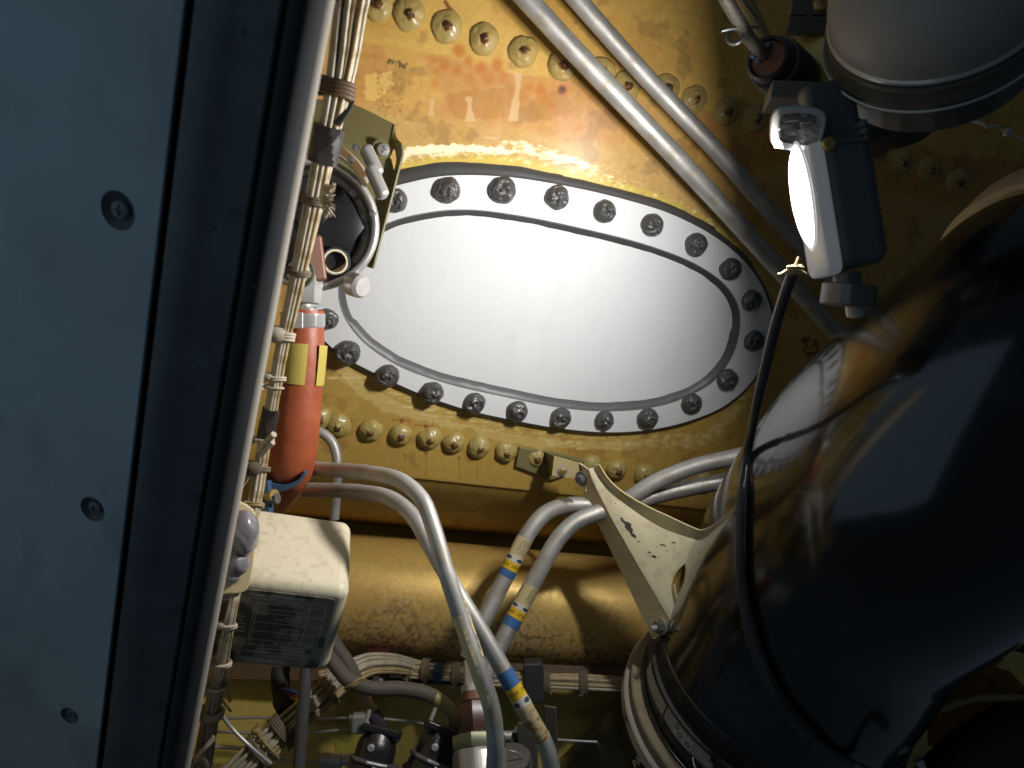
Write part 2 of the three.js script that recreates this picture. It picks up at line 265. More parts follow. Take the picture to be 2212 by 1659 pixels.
function bead(F, rows) {                                         // rows: closed outlines with heights; a strip of soft sealant between them
  const n = rows[0].length, pos = [], uv = [], idx = []; let l = 0;
  for (let i = 0; i <= n; i++) { const k = i % n; if (i) l += Math.hypot(rows[0][k][0] - rows[0][(i - 1) % n][0], rows[0][k][1] - rows[0][(i - 1) % n][1]);
    for (let j = 0; j < rows.length; j++) { const q = F.w(rows[j][k][0], rows[j][k][1], rows[j][k][2]); pos.push(q.x, q.y, q.z); uv.push(l, j * 0.002); if (i < n && j < rows.length - 1) { const b = i * rows.length + j; idx.push(b, b + rows.length, b + 1, b + 1, b + rows.length, b + rows.length + 1); } } }
  const g = new THREE.BufferGeometry(); g.setAttribute('position', new THREE.Float32BufferAttribute(pos, 3)); g.setAttribute('uv', new THREE.Float32BufferAttribute(uv, 2)); g.setIndex(idx); g.computeVertexNormals(); return g;
}
function sheet(A, B, th = 0.0012, n = 40) {                       // a thin metal flange ruled between two curves
  const a = smooth(A, n), b = smooth(B, n), pos = [], idx = [], uv = [];
  const nor = b[Math.floor(n / 2)].clone().sub(a[Math.floor(n / 2)]).cross(a[n].clone().sub(a[0])).normalize(); if (nor.dot(a[0]) > 0) nor.negate();
  const rows = [0, -th]; let base = 0;
  for (const h of rows) { for (let i = 0; i <= n; i++) for (const q of [a[i], b[i]]) { pos.push(q.x + nor.x * h, q.y + nor.y * h, q.z + nor.z * h); uv.push(q.x, q.y); } }
  const N = 2 * (n + 1);
  for (let i = 0; i < n; i++) { const k = i * 2; for (const o of [0, N]) idx.push(o + k, o + k + 1, o + k + 2, o + k + 1, o + k + 3, o + k + 2); idx.push(k, k + 2, N + k, N + k, k + 2, N + k + 2, k + 1, N + k + 1, k + 3, N + k + 1, N + k + 3, k + 3); }
  for (const k of [0, 2 * n]) idx.push(k, k + 1, N + k, k + 1, N + k + 1, N + k);
  const g = new THREE.BufferGeometry(); g.setAttribute('position', new THREE.Float32BufferAttribute(pos, 3)); g.setAttribute('uv', new THREE.Float32BufferAttribute(uv, 2)); g.setIndex(idx); g.computeVertexNormals();
  return toCreasedNormals(g.toNonIndexed(), 0.6);
}
function hexNut(r, h, O, dir, hole = 0) {
  const s = new THREE.Shape(); for (let i = 0; i < 6; i++) { const a = i * Math.PI / 3; s[i ? 'lineTo' : 'moveTo'](r * Math.cos(a), r * Math.sin(a)); } s.closePath();
  const b = Math.min(r * 0.1, h * 0.15); if (hole) { const q = new THREE.Path(); q.absarc(0, 0, hole, 0, 6.2832, true); s.holes.push(q); }
  const g = uvBox(new THREE.ExtrudeGeometry(s, { depth: h - 2 * b, bevelEnabled: true, bevelThickness: b, bevelSize: b, bevelOffset: -b, bevelSegments: 2 })).translate(0, 0, b).rotateX(-Math.PI / 2);
  return along(toCreasedNormals(g, 0.5), O, dir);
}
const csg = new Evaluator(); csg.attributes = ['position', 'normal'];
function screwHead(r, slotted = false) {                         // a screw head with a real recess, axis +y, seat at 0
  const head = new Brush(lathe([[0, 0], [r, 0], [r, r * 0.28], [r * 0.86, r * 0.5], [r * 0.5, r * 0.62], [0, r * 0.66]], V(0, 0, 0), V(0, 1, 0), 28));
  head.updateMatrixWorld(); let res = head;
  for (const a of slotted ? [0.6] : [0.4, 0.4 + Math.PI / 2]) { const c = new Brush(new THREE.BoxGeometry(slotted ? r * 2.4 : r * 1.15, r * 0.7, r * 0.26)); c.position.y = r * 0.66; c.rotation.y = a; c.updateMatrixWorld(); res = csg.evaluate(res, c, SUBTRACTION); }
  const g = res.geometry.index ? res.geometry.toNonIndexed() : res.geometry; return uvBox(g.clone());
}
const HEAD = screwHead(1), SLOT = screwHead(1, true);
function screw(O, dir, r, slotted) { return along((slotted ? SLOT : HEAD).clone().scale(r, r, r), O, dir); }
function stud(O, dir, r, h) { const pr = [[0, 0]]; const n = Math.round(h / (r * 0.35)); for (let i = 0; i <= n; i++) { pr.push([r, i / n * h], [r * 0.82, (i + 0.5) / n * h]); } pr.push([0, (n + 0.5) / n * h]); return lathe(pr, O, dir, 18); }

// ================================================================ the yellow bulkhead skin
const FW = new Frame(V(0, 0, -0.7865), V(0.2, -0.35, 1));
const U0 = -0.45, U1 = 0.8, V0 = -0.32, V1 = 0.55;
const foldA = FW.loc(873, 1030), foldB = FW.loc(1500, 1098), foldV = (u) => foldA[1] + (foldB[1] - foldA[1]) / (foldB[0] - foldA[0]) * (u - foldA[0]);
function wallPaint() {
  const W = 1536, H = 1068, c = canvas(W, H), g = c.getContext('2d'), im = g.createImageData(W, H), at = (px, py) => { const [u, v] = FW.loc(px, py); return [(u - U0) / (U1 - U0) * W, (1 - (v - V0) / (V1 - V0)) * H]; };
  const vLow = FW.loc(1000, 800)[1], vMid = FW.loc(1000, 250)[1], vTop = FW.loc(900, 110)[1];
  for (let y = 0; y < H; y++) for (let x = 0; x < W; x++) {
    const u = U0 + x / W * (U1 - U0), v = V0 + (1 - y / H) * (V1 - V0), n = fbm(u * 14, v * 14, 1e6, 6, 201), m = fbm(u * 50, v * 50, 1e6, 4, 211), f = fbm(u * 300, v * 300, 1e6, 2, 221);
    const wob = 0.02 * (fbm(u * 22, v * 22, 1e6, 4, 231) - 0.5), slope = v + 0.09 * (u + 0.1) + wob;
    let q = mixc([200, 159, 74], [184, 139, 56], sstep(0.4, 0.65, n));
    const varnish = sstep(vTop - 0.002, vTop - 0.006, slope) * sstep(vMid - 0.012, vMid + 0.004, slope);
    q = mixc(q, [184, 130, 62], varnish * (0.35 + 0.5 * sstep(0.38, 0.55, fbm(u * 18 + 5, v * 18, 1e6, 5, 241))));
    const pale = sstep(vMid + 0.004, vMid - 0.012, slope) * sstep(vLow, vLow + 0.05, v); q = mixc(q, [182, 146, 84], pale * 0.65);
    const low = sstep(vLow + 0.06, vLow - 0.01, v); q = mixc(q, mixc([180, 148, 72], [162, 130, 58], n), low);
    q = mixc(q, [120, 84, 38], sstep(0.62, 0.74, m) * 0.35);
    const k = 1 + 0.10 * (f - 0.5) + 0.05 * (m - 0.5), i = (y * W + x) * 4; im.data[i] = clamp(q[0] * k, 0, 255); im.data[i + 1] = clamp(q[1] * k, 0, 255); im.data[i + 2] = clamp(q[2] * k, 0, 255); im.data[i + 3] = 255;
  }
  g.putImageData(im, 0, 0);
  const pxs = W / (U1 - U0) * K * 0.7;                           // texture pixels for one pixel of the photograph
  const blot = (px, py, r, col, al, ir = 0.35, sx = 1, sy = 1, blur = 0) => {
    const [x, y] = at(px, py); g.save(); g.translate(x, y); g.scale(sx, sy); g.globalAlpha = al; g.fillStyle = col; if (blur) g.filter = 'blur(' + blur + 'px)'; g.beginPath();
    const s = Math.floor(rr(0, 1e4)); for (let i = 0; i < 26; i++) { const a = i / 26 * 6.2832, q = r * pxs * (1 + ir * 2 * (fbm(Math.cos(a) * 1.7 + 9, Math.sin(a) * 1.7 + 9, 1000, 4, s) - 0.5)); g.lineTo(Math.cos(a) * q, Math.sin(a) * q); } g.fill(); g.restore();
  };
  const path = (pts, w, col, al) => { g.globalAlpha = al; g.strokeStyle = col; g.lineWidth = w * pxs; g.lineCap = g.lineJoin = 'round'; g.beginPath(); pts.forEach((p, i) => g[i ? 'lineTo' : 'moveTo'](...at(...p))); g.stroke(); };
  const area = (pts, col, al) => { g.globalAlpha = al; g.fillStyle = col; g.beginPath(); pts.forEach((p, i) => g[i ? 'lineTo' : 'moveTo'](...at(...p))); g.fill(); };
  const rag = (pts, amp) => { const out = []; for (let i = 0; i < pts.length; i++) { const a = pts[i], b = pts[(i + 1) % pts.length], n = Math.max(2, Math.round(Math.hypot(b[0] - a[0], b[1] - a[1]) / 6)); for (let k = 0; k < n; k++) out.push([a[0] + (b[0] - a[0]) * k / n + rr(-amp, amp), a[1] + (b[1] - a[1]) * k / n + rr(-amp, amp)]); } return out; };
  // darker varnish with runs that end in drips
  area(rag([[960, 205], [1080, 190], [1100, 175], [1150, 215], [1220, 190], [1240, 240], [1180, 262], [1145, 255], [1110, 250], [1060, 258], [980, 255]], 4), '#a26a20', 0.45);
  for (const [a, b, w] of [[[1013, 208], [1015, 262], 17], [[1122, 154], [1110, 262], 18], [[1385, 238], [1380, 262], 14], [[935, 215], [930, 250], 12]]) {
    const pl = [], pr = [], s = rr(0, 1e4) | 0; for (let i = 0; i <= 20; i++) { const t = i / 20, x = a[0] + (b[0] - a[0]) * t + 5 * (fbm(t * 3, 1, 1e6, 3, s) - 0.5), y = a[1] + (b[1] - a[1]) * t, h = w * 0.5 * (0.62 + 0.9 * Math.exp(-((t / 0.16) ** 2)) * Math.sqrt(Math.min(1, t * 8)) + 0.55 * t * t + 0.7 * (fbm(t * 6, 2, 1e6, 3, s + 1) - 0.5)); pl.push([x - h, y]); pr.unshift([x + h, y]); }
    area([...pl, ...pr], '#cba878', 0.8);
  }
  area(rag([[790, 160], [845, 155], [850, 185], [815, 215], [790, 220]], 4), '#dcb35f', 0.8);
  for (let i = 0; i < 160; i++) blot(rr(815, 870), rr(150, 250), rr(0.8, 2), '#6b4a18', rr(0.2, 0.6));
  for (const [x, y] of [[840, 130], [848, 132], [860, 136], [868, 140], [874, 142]]) for (let i = 0; i < 14; i++) blot(x + rr(-6, 6), y + rr(-4, 6), rr(0.8, 2.2), '#4f3a14', 0.7);
  // orange stains that show through
  for (const [x, y, r, s] of [[992, 110, 12, 1], [960, 140, 11, .8], [988, 152, 9, .9], [1012, 131, 8, 1], [1040, 148, 12, 1], [1075, 140, 12, 1], [1056, 170, 13, .8], [1088, 168, 12, .7], [1015, 170, 10, .6], [938, 180, 9, .6], [934, 128, 9, .5], [1025, 195, 9, .6], [1143, 190, 10, .8], [1168, 197, 12, .9], [1215, 195, 13, 1], [1195, 228, 9, .9], [1225, 248, 9, .8], [1178, 215, 7, .6], [940, 155, 8, .6], [1253, 275, 9, .6], [1130, 210, 8, .5], [1104, 196, 8, .5]]) { blot(x, y, r * 1.3, '#b87830', 0.35 * s, 0.25, 1, 1, 2); blot(x, y, r, '#b0600e', 0.62 * s, 0.3, 1, 1, 1.6); }
  blot(1214, 194, 9, '#70320c', 0.8, 0.25); blot(1215, 193, 4, '#3c1804', 0.8); path([[962, 4], [968, 14], [978, 24], [985, 33]], 7, '#6e2a08', 0.8);
  // worn pale band and scratches beside the panel
  area(rag([[868, 322], [930, 312], [1010, 312], [1090, 318], [1130, 330], [1080, 335], [1000, 336], [900, 345], [866, 352]], 4), '#efe2bd', 0.95);
  for (let i = 0; i < 260; i++) { const t = rnd(), x = 1080 + 330 * t, y = 300 + 120 * t * t + 30 * rnd() + 22 * t; blot(x, y, rr(1, 6), '#ecdcae', rr(0.4, 0.95), 0.7, rr(0.8, 3), rr(0.3, 0.8)); }
  for (let i = 0; i < 60; i++) { const x = rr(1050, 1400), y = 290 + (x - 1050) * 0.32 + rr(-15, 40); path([[x, y], [x + rr(-25, 25), y + rr(-14, 14)]], rr(0.5, 1.2), '#f0e4c0', rr(0.3, 0.8)); }
  const ring = [[855, 372], [930, 352], [1020, 350], [1120, 356], [1220, 378], [1330, 408], [1440, 440], [1540, 500], [1620, 570], [1665, 640]]; for (let k = 0; k < 5; k++) path(ring.map(([x, y]) => [x + rr(-6, 6), y - 7 + rr(-4, 4)]), rr(6, 20), '#c6ab46', 0.35);
  for (let i = 0; i < 260; i++) { const k = rnd() * 8.99, j = Math.floor(k), f = k - j; blot(ring[j][0] + (ring[j + 1][0] - ring[j][0]) * f, ring[j][1] + (ring[j + 1][1] - ring[j][1]) * f - 16 + rr(-8, 8), rr(1, 4), i % 3 ? '#b08f48' : '#e6d6a2', rr(0.3, 0.7), 0.8, rr(1, 3), 1); }
  // the lower, cleaner strip: cream wear under the panel edge
  area(rag([[745, 780], [800, 835], [870, 872], [940, 900], [1010, 920], [990, 930], [900, 905], [830, 890], [770, 850], [730, 800]], 3), '#d2be86', 0.4);
  area(rag([[1010, 915], [1110, 938], [1220, 950], [1330, 955], [1450, 945], [1440, 960], [1300, 972], [1150, 965], [1040, 945]], 2.5), '#c8b47c', 0.4);
  for (let i = 0; i < 500; i++) { const t = rnd(), x = 720 + 760 * t, y = 800 + 150 * Math.sin(Math.min(1, t * 1.25) * 1.57) + rr(-14, 22); blot(x, y, rr(1, 5), i % 3 ? '#d6c692' : '#a8924a', rr(0.15, 0.6), 0.8, rr(1, 4), rr(0.3, 0.8)); }
  for (let i = 0; i < 160; i++) { const t = rnd(); blot(1480 + 190 * t, 955 - 210 * t * t + rr(-14, 14), rr(2, 8), '#c9b684', rr(0.1, 0.35), 0.8, 1.6, 1); }
  for (const [x, y, n] of [[735, 905, 10], [805, 913, 8], [868, 908, 10], [920, 918, 8]]) { path([[x - 22, y], [x - 4, y + rr(-2, 3)], [x + 18, y + 1]], 2, '#7a3c0c', 0.7); blot(x, y + 3, 5, '#7a3408', 0.7, 0.6); for (let i = 0; i < n; i++) blot(x + rr(-24, 24), y + rr(-5, 5), rr(0.8, 2), '#6a3208', 0.6); }
  for (const [x, y] of [[875, 1000], [920, 995], [992, 1005], [1030, 1000], [860, 965]]) { path([[x, y - 14], [x + 1, y + 12], [x, y + 30]], 5, '#96701f', 0.5); blot(x, y - 16, 4, '#7c440e', 0.6); }
  for (const [px, py] of [[1262, 150], [1470, 250], [1750, 770]]) for (let i = 0; i < 30; i++) blot(px + rr(-14, 14), py + rr(-26, 26), rr(0.8, 3), '#3a2a10', 0.4);
  for (let i = 0; i < 26; i++) blot(1752 + rr(-16, 16), 775 + rr(-45, 45), rr(3, 9), i % 3 ? '#54381a' : '#8a6a34', 0.7, 0.6);
  for (let i = 0; i < 620; i++) blot(rr(680, 2212), rr(-50, 1080), rr(0.5, 1.6), i % 4 ? '#6b4418' : '#e7cf94', rr(0.25, 0.7));
  for (let i = 0; i < 30; i++) { const x = rr(1300, 1700), y = rr(-40, 200); path([[x, y], [x + rr(20, 120), y + rr(5, 40)]], rr(1, 4), i % 2 ? '#a87428' : '#dcb26a', 0.25); }
  g.globalAlpha = 1;
  const t = texFrom(c); t.wrapS = t.wrapT = THREE.ClampToEdgeWrapping; return t;
}
const bulkhead = structure('bulkhead_wall', 'yellow primed metal skin with brown stains around the white oval panel');
{
  const nu = 220, ts = [0.62, 0.5, 0.44, 0.4]; for (let k = 0; k <= 120; k++) ts.push(0.385 * (1 - k / 120)); ts.push(-0.0006, -0.0014, -0.002); for (let k = 1; k <= 40; k++) ts.push(-0.002 - 0.3 * k / 40);
  const pos = [], uv = [], idx = [], nv = ts.length - 1;
  for (let j = 0; j <= nv; j++) for (let i = 0; i <= nu; i++) {
    const u = U0 + (U1 - U0) * i / nu, t = ts[j], v = foldV(u) + t; let h = 0.0012 * (fbm(u * 6, v * 6, 1e6, 2, 301) - 0.5) * sstep(0.02, 0.1, t);
    if (t < 0) h = -0.0025 * sstep(0, -0.002, t) - Math.max(0, -t - 0.004) * (0.5 + 4 * Math.max(0, -t));
    const q = FW.w(u, v, h); pos.push(q.x, q.y, q.z); uv.push((u - U0) / (U1 - U0), (v - V0) / (V1 - V0));
    if (i < nu && j < nv) { const b = j * (nu + 1) + i; idx.push(b, b + nu + 1, b + 1, b + 1, b + nu + 1, b + nu + 2); }
  }
  const g = new THREE.BufferGeometry(); g.setAttribute('position', new THREE.Float32BufferAttribute(pos, 3)); g.setAttribute('uv', new THREE.Float32BufferAttribute(uv, 2)); g.setIndex(idx); g.computeVertexNormals();
  const wallBump = T.speck.clone(); wallBump.repeat.set(14, 10); const gloss = T.scuff.clone(); gloss.repeat.set(5, 3.5);
  part('skin_sheet', g, phy({ map: wallPaint(), roughness: 0.95, roughnessMap: gloss, clearcoat: 0.1, clearcoatRoughness: 0.25, bumpMap: wallBump, bumpScale: 0.00025 }), bulkhead);
}
// sealed fastener heads: a soft cap with a rusty tip
function rivetGeo(seed, tall) {
  const nr = 22, na = 40, pos = [], col = [], uv = [], idx = [], r0 = 1;
  for (let i = 0; i <= nr; i++) for (let j = 0; j <= na; j++) {
    const t = i / nr, a = j / na * Math.PI * 2, w = 1 + 0.34 * (fbm(Math.cos(a) * 1.3 + 5, Math.sin(a) * 1.3 + 5 + t, 1000, 3, seed) - 0.5) * (t);
    const r = t * r0 * w, cap = tall ? Math.pow(Math.max(0, 1 - Math.pow(t, 2.2)), 0.62) * 0.62 : 0.36 * Math.pow(1 - t * t, 1.1) + 0.1 * sstep(1, 0.86, t), nub = (tall ? 0.15 : 0.2) * sstep(0.3, 0.12, t);
    const h = cap + nub + 0.16 * (fbm(Math.cos(a) * t * 2.2 + 7, Math.sin(a) * t * 2.2 + 7, 1000, 3, seed + 9) - 0.5) * sstep(1, 0.8, t);
    pos.push(r * Math.cos(a), r * Math.sin(a), t === 1 ? -0.02 : h); uv.push(Math.cos(a) * r * 0.02, Math.sin(a) * r * 0.02);
    const rust = sstep(0.36, 0.2, t + 0.5 * (fbm(Math.cos(a) * t * 5 + 3, Math.sin(a) * t * 6 + 3, 1000, 3, seed + 5) - 0.5)), c = mixc(mixc(tall ? [0.27, 0.22, 0.06] : [0.35, 0.265, 0.075], tall ? [0.36, 0.26, 0.075] : [0.4, 0.26, 0.075], fbm(Math.cos(a) * t * 2 + 3, Math.sin(a) * t * 2 + 3, 1000, 4, seed + 15)), [0.085, 0.024, 0.006], rust); col.push(...c);
    if (i < nr && j < na) { const b = i * (na + 1) + j; idx.push(b, b + na + 1, b + 1, b + 1, b + na + 1, b + na + 2); }
  }
  const g = new THREE.BufferGeometry(); g.setAttribute('position', new THREE.Float32BufferAttribute(pos, 3)); g.setAttribute('color', new THREE.Float32BufferAttribute(col, 3)); g.setAttribute('uv', new THREE.Float32BufferAttribute(uv, 2)); g.setIndex(idx); g.computeVertexNormals(); return g;
}
const rivetMat = phy({ vertexColors: true, roughness: 0.55, clearcoat: 0.35, clearcoatRoughness: 0.22, bumpMap: T.rubber, bumpScale: 0.0003 });
const rivetsFlat = [1, 2, 3, 4, 5].map((s) => rivetGeo(s * 17, false)), rivetsTall = [1, 2, 3, 4, 5].map((s) => rivetGeo(s * 31, true));
const wallRot = new THREE.Quaternion().setFromRotationMatrix(FW.m());
[[815, 12], [884, 32], [965, 58], [1045, 84], [1130, 110], [1214, 140], [1298, 157], [1352, 186], [1440, 190], [1500, 215], [1570, 240], [1632, 256], [1800, 310], [1885, 333], [1945, 350], [2005, 370], [2068, 394]].forEach(([x, y], i) => {
  const m = part('rivet_cap', rivetsFlat[i % 5], rivetMat, bulkhead); m.position.copy(FW.hit(x, y)); m.quaternion.copy(wallRot); m.rotateZ(i * 2.1); m.scale.setScalar(i > 7 ? 0.0136 : 0.0142);
});
[[690, 905], [730, 921], [800, 932], [865, 941], [928, 949], [980, 958], [1035, 968], [1093, 978], [1158, 990], [1278, 1006], [1332, 1016], [1392, 1026], [1455, 1034], [1520, 1042], [1586, 1050]].forEach(([x, y], i) => {
  const m = part('rivet_cap', rivetsTall[i % 5], rivetMat, bulkhead); m.position.copy(FW.hit(x, y - 2)); m.quaternion.copy(wallRot); m.rotateZ(i * 1.7); m.scale.set(0.0124, 0.0124, 0.0135);
});

// ================================================================ the oval access panel
const oval = thing('oval_access_panel', 'large white painted oval panel framed by a ring of grey sealed fasteners', 'access panel');
{
  const N = 260;
  const outer = loop2(px2(FW, [[870, 394], [960, 377], [1080, 378], [1200, 395], [1340, 426], [1450, 461], [1548, 514], [1615, 575], [1652, 640], [1664, 700], [1652, 762], [1620, 820], [1562, 872], [1480, 907], [1390, 926], [1300, 930], [1200, 921], [1100, 903], [1000, 880], [900, 845], [800, 799], [740, 766], [690, 722], [658, 668], [648, 610], [660, 540], [700, 470], [770, 425]]), N);
  const inner = loop2(px2(FW, [[840, 480], [930, 457], [1010, 452], [1110, 463], [1250, 491], [1400, 530], [1500, 570], [1560, 613], [1588, 658], [1592, 702], [1578, 760], [1540, 815], [1480, 852], [1400, 876], [1300, 883], [1200, 874], [1080, 850], [960, 822], [860, 785], [790, 738], [750, 690], [733, 640], [740, 580], [775, 522]]), N);
  const hole = new THREE.Path(inner.map(([x, y]) => new THREE.Vector2(x, y)));
  const TH = 0.0062;
  part('ring_frame', slab(FW, outer, 0.0012, TH - 0.0012, { bevel: 0.0005, holes: [hole] }), M.whitePaint, oval);
  part('centre_plate', slab(FW, grow(inner, 0.004), 0.0002, 0.0008, { bevel: 0.0002 }), M.whitePaint, oval);
  const wob = (s, a) => (t, q) => a * (fbm(Math.cos(t * 6.2832) * 9 + 40, Math.sin(t * 6.2832) * 9 + 40, 1e6, 4, s) - 0.5) * 2;
  const H = (loop, h) => loop.map(([x, y]) => [x, y, h]);
  const wi = (b) => (t, q) => -(b + (q[1] < FW.loc(1100, 700)[1] ? 0.0016 : 0) + wob(5, 0.0009)(t));
  part('inner_sealant_bead', bead(FW, [H(grow(inner, 0.0004), TH + 0.0002), H(grow(inner, -0.0012), TH - 0.0002), H(grow(inner, wi(0.0026)), 0.0042), H(grow(inner, wi(0.0044)), 0.0024), H(grow(inner, wi(0.006)), 0.0011), H(grow(inner, wi(0.0066)), 0.0006)]), M.sealantMatte, oval);
  const uTop = [FW.loc(820, 380)[0], FW.loc(1215, 390)[0]], uShine = FW.loc(1540, 500)[0], vMid = FW.loc(1100, 560)[1];
  const width = (t, q) => { const [u, v] = q; let w = 0.0034; if (v > vMid) { if (u > uTop[0] && u < uTop[1]) w = 0.0115 * (0.75 + 0.25 * sstep(uTop[1], uTop[0], u)); else if (u >= uTop[1] && u < uShine) w = 0.0075; else if (u >= uShine) w = 0.0055; } else w = 0.0042; return w + wob(15, 0.0011)(t); };
  const frac = (k, d = 0) => (t, q) => width(t, q) * k + d;
  const flat = H(grow(outer, frac(1)), 0.0002), flatTop = (k) => grow(outer, frac(k)).map(([x, y], i) => [x, y, 0.0052 * Math.pow(1 - k, 0.6) + 0.0012 * Math.sin(k * 3.14)]);
  part('outer_sealant_bead', bead(FW, [H(grow(outer, -0.0008), TH + 0.0003), H(grow(outer, 0.0004), TH - 0.0004), flatTop(0.2), flatTop(0.45), flatTop(0.7), flatTop(0.9), flat]), M.sealant, oval);
  const caps = [3, 7, 11, 13, 19, 23, 29].map((s) => {
    const nr = 30, na = 56, pos = [], uv = [], idx = [];
    for (let i = 0; i <= nr; i++) for (let j = 0; j <= na; j++) {
      const t = i / nr, a = j / na * Math.PI * 2, ca = Math.cos(a), sa = Math.sin(a), edge = 1 + 0.22 * (fbm(ca * 1.5 + 5, sa * 1.5 + 5, 1000, 4, s) - 0.5);
      const sw = a * (s % 2 ? 1 : -1) + t * 4 + s + 2.2 * fbm(ca * t * 1.6 + 3, sa * t * 1.6 + 3, 1000, 3, s + 2), ridge = 0.06 * Math.sin(sw * 2 + 3 * fbm(ca * t * 2 + 4, sa * t * 2 + 4, 1000, 3, s)) * sstep(0.05, 0.35, t) * sstep(1, 0.75, t), tip = 0.22 * Math.exp(-(((ca * t - 0.12) ** 2 + (sa * t + 0.16) ** 2) / 0.012)) - 0.1 * Math.exp(-(((ca * t + 0.14) ** 2 + (sa * t - 0.1) ** 2) / 0.02));
      const step = 0.06 * Math.sign(Math.sin(sw)) * sstep(0.55, 0.62, t) * sstep(0.9, 0.8, t);
      const r = t * edge, h = 0.78 * Math.pow(Math.max(0, 1 - Math.pow(t, 2.6)), 0.55) + ridge * (0.4 + 1.2 * fbm(ca * t * 1.5 + 12, sa * t * 1.5 + 12, 1000, 2, s + 6)) + tip + step * 0.5 + 0.22 * (fbm(ca * t * 2.6 + 9, sa * t * 2.6 + 9, 1000, 3, s + 4) - 0.5) * sstep(1, 0.7, t);
      pos.push(r * ca, r * sa, t === 1 ? -0.02 : h); uv.push(ca * r * 0.015, sa * r * 0.015); if (i < nr && j < na) { const b = i * (na + 1) + j; idx.push(b, b + na + 1, b + 1, b + 1, b + na + 1, b + na + 2); }
    }
    const g = new THREE.BufferGeometry(); g.setAttribute('position', new THREE.Float32BufferAttribute(pos, 3)); g.setAttribute('uv', new THREE.Float32BufferAttribute(uv, 2)); g.setIndex(idx); g.computeVertexNormals(); return g;
  });
  [[853, 432, 27], [965, 411, 29], [1085, 411, 30], [1203, 426, 27], [1306, 456, 26], [1408, 486, 26], [1503, 528, 26], [1577, 581, 25], [1622, 649, 23], [1628, 736, 23], [1570, 819, 24], [1493, 871, 24], [1398, 903, 24], [1305, 907, 22], [1210, 903, 24], [1117, 889, 24], [1025, 871, 24], [932, 849, 26], [836, 812, 27], [750, 763, 29], [706, 689, 24]].forEach(([x, y, r], i) => {
    const m = part('sealant_cap', caps[(i * 3) % 7], M.sealant, oval), q = FW.hit(x, y, TH), s = r * K * -q.z; m.position.copy(q); m.quaternion.copy(wallRot); m.rotateZ(i * 1.9); m.scale.set(s, s, s * rr(0.85, 1.1));
  });
}

// ================================================================ tubes over the skin
const tubeA = [FW.hit(1085, -60, 0.046), FW.hit(1250, 120, 0.044), FW.hit(1480, 360, 0.04), FW.hit(1700, 600, 0.036), FW.hit(1850, 770, 0.034)];
part('pipe', tube(tubeA, 0.0088, { rad: 28 }), M.alu, thing('diagonal_tube', 'bare aluminium tube running diagonally across the panel corner, nearer the panel', 'tube', 'diagonal aluminium tubes'));
const tubeB = [FW.hit(1195, -60, 0.04), FW.hit(1380, 150, 0.039), FW.hit(1560, 340, 0.037), FW.hit(1720, 520, 0.034), FW.hit(1880, 690, 0.032)];
part('pipe', tube(tubeB, 0.0078, { rad: 28 }), M.alu, thing('diagonal_tube', 'bare aluminium tube running diagonally behind the work lamp, farther from the panel', 'tube', 'diagonal aluminium tubes'));

// ================================================================ bent tubes, lower middle
const hyd = (() => { const c = canvas(512, 256), g = c.getContext('2d'); g.fillStyle = '#caa51c'; g.fillRect(0, 0, 512, 256); g.fillStyle = '#2b2a22'; g.font = 'bold 84px sans-serif'; for (let i = 0; i < 2; i++) { g.save(); g.translate(20 + i * 256, 170); g.scale(0.5, 1.3); g.fillText('HYDRAULIC', 0, 0); g.restore(); } return texFrom(c); })();
const part1013 = (() => {
  const c = canvas(512, 512), g = c.getContext('2d'), im = g.createImageData(512, 512); for (let y = 0; y < 512; y++) for (let x = 0; x < 512; x++) { const n = fbm(x / 40, y / 40, 1e6, 5, 7), s = sstep(0.5, 0.7, fbm(x / 60, y / 60, 1e6, 4, 19)), q = mixc([176 - 26 * n, 160 - 26 * n, 122 - 26 * n], [120, 88, 42], s * 0.8), i = (y * 512 + x) * 4; im.data.set([q[0], q[1], q[2], 255], i); } g.putImageData(im, 0, 0);
  g.fillStyle = '#2e2a22'; g.font = 'bold 58px monospace'; for (const [t, y] of [['65C26838-1013', 300], ['MQ7/59', 365], ['HYDRAULIC', 430], ['65C26838-1013', 90]]) { g.save(); g.translate(30, y); g.scale(0.92, 0.9); g.fillText(t, 0, 0); g.restore(); } return texFrom(c);
})();
const labelTan = (() => { const c = canvas(256, 256), g = c.getContext('2d'); g.fillStyle = '#b6a67c'; g.fillRect(0, 0, 256, 256); for (let i = 0; i < 900; i++) { g.globalAlpha = 0.25; g.fillStyle = i % 2 ? '#8a7444' : '#d4c8a4'; g.fillRect(rr(0, 256), rr(0, 256), rr(1, 7), rr(1, 7)); } g.globalAlpha = 0.85; g.fillStyle = '#4a463c'; for (let y = 40; y < 230; y += 17) { let x = 30; while (x < 235) { const w = rr(4, 15); g.fillRect(x, y, w, 9); x += w + rr(3, 8); } } g.globalAlpha = 1; return texFrom(c); })();
const dotBand = (() => { const c = canvas(256, 64), g = c.getContext('2d'); g.fillStyle = '#b9b7b0'; g.fillRect(0, 0, 256, 64); g.fillStyle = '#3c4046'; for (let i = 0; i < 4; i++) { g.beginPath(); g.arc(32 + i * 64, 32, 19, 0, 7); g.fill(); } return texFrom(c); })();
const M2 = { hyd: std({ map: hyd, roughness: 0.4 }), paper: std({ map: part1013, roughness: 0.55 }), tan: std({ map: labelTan, roughness: 0.55 }), dots: std({ map: dotBand, roughness: 0.4 }) };
const tA = [P(610, 1002, 0.645), P(680, 1012, 0.63), P(800, 1022, 0.59), P(868, 1040, 0.565), P(912, 1080, 0.55), P(936, 1140, 0.54), P(962, 1230, 0.53), P(1000, 1345, 0.525), P(1034, 1445, 0.52), P(1062, 1530, 0.52), P(1070, 1600, 0.52), P(1064, 1720, 0.525)];
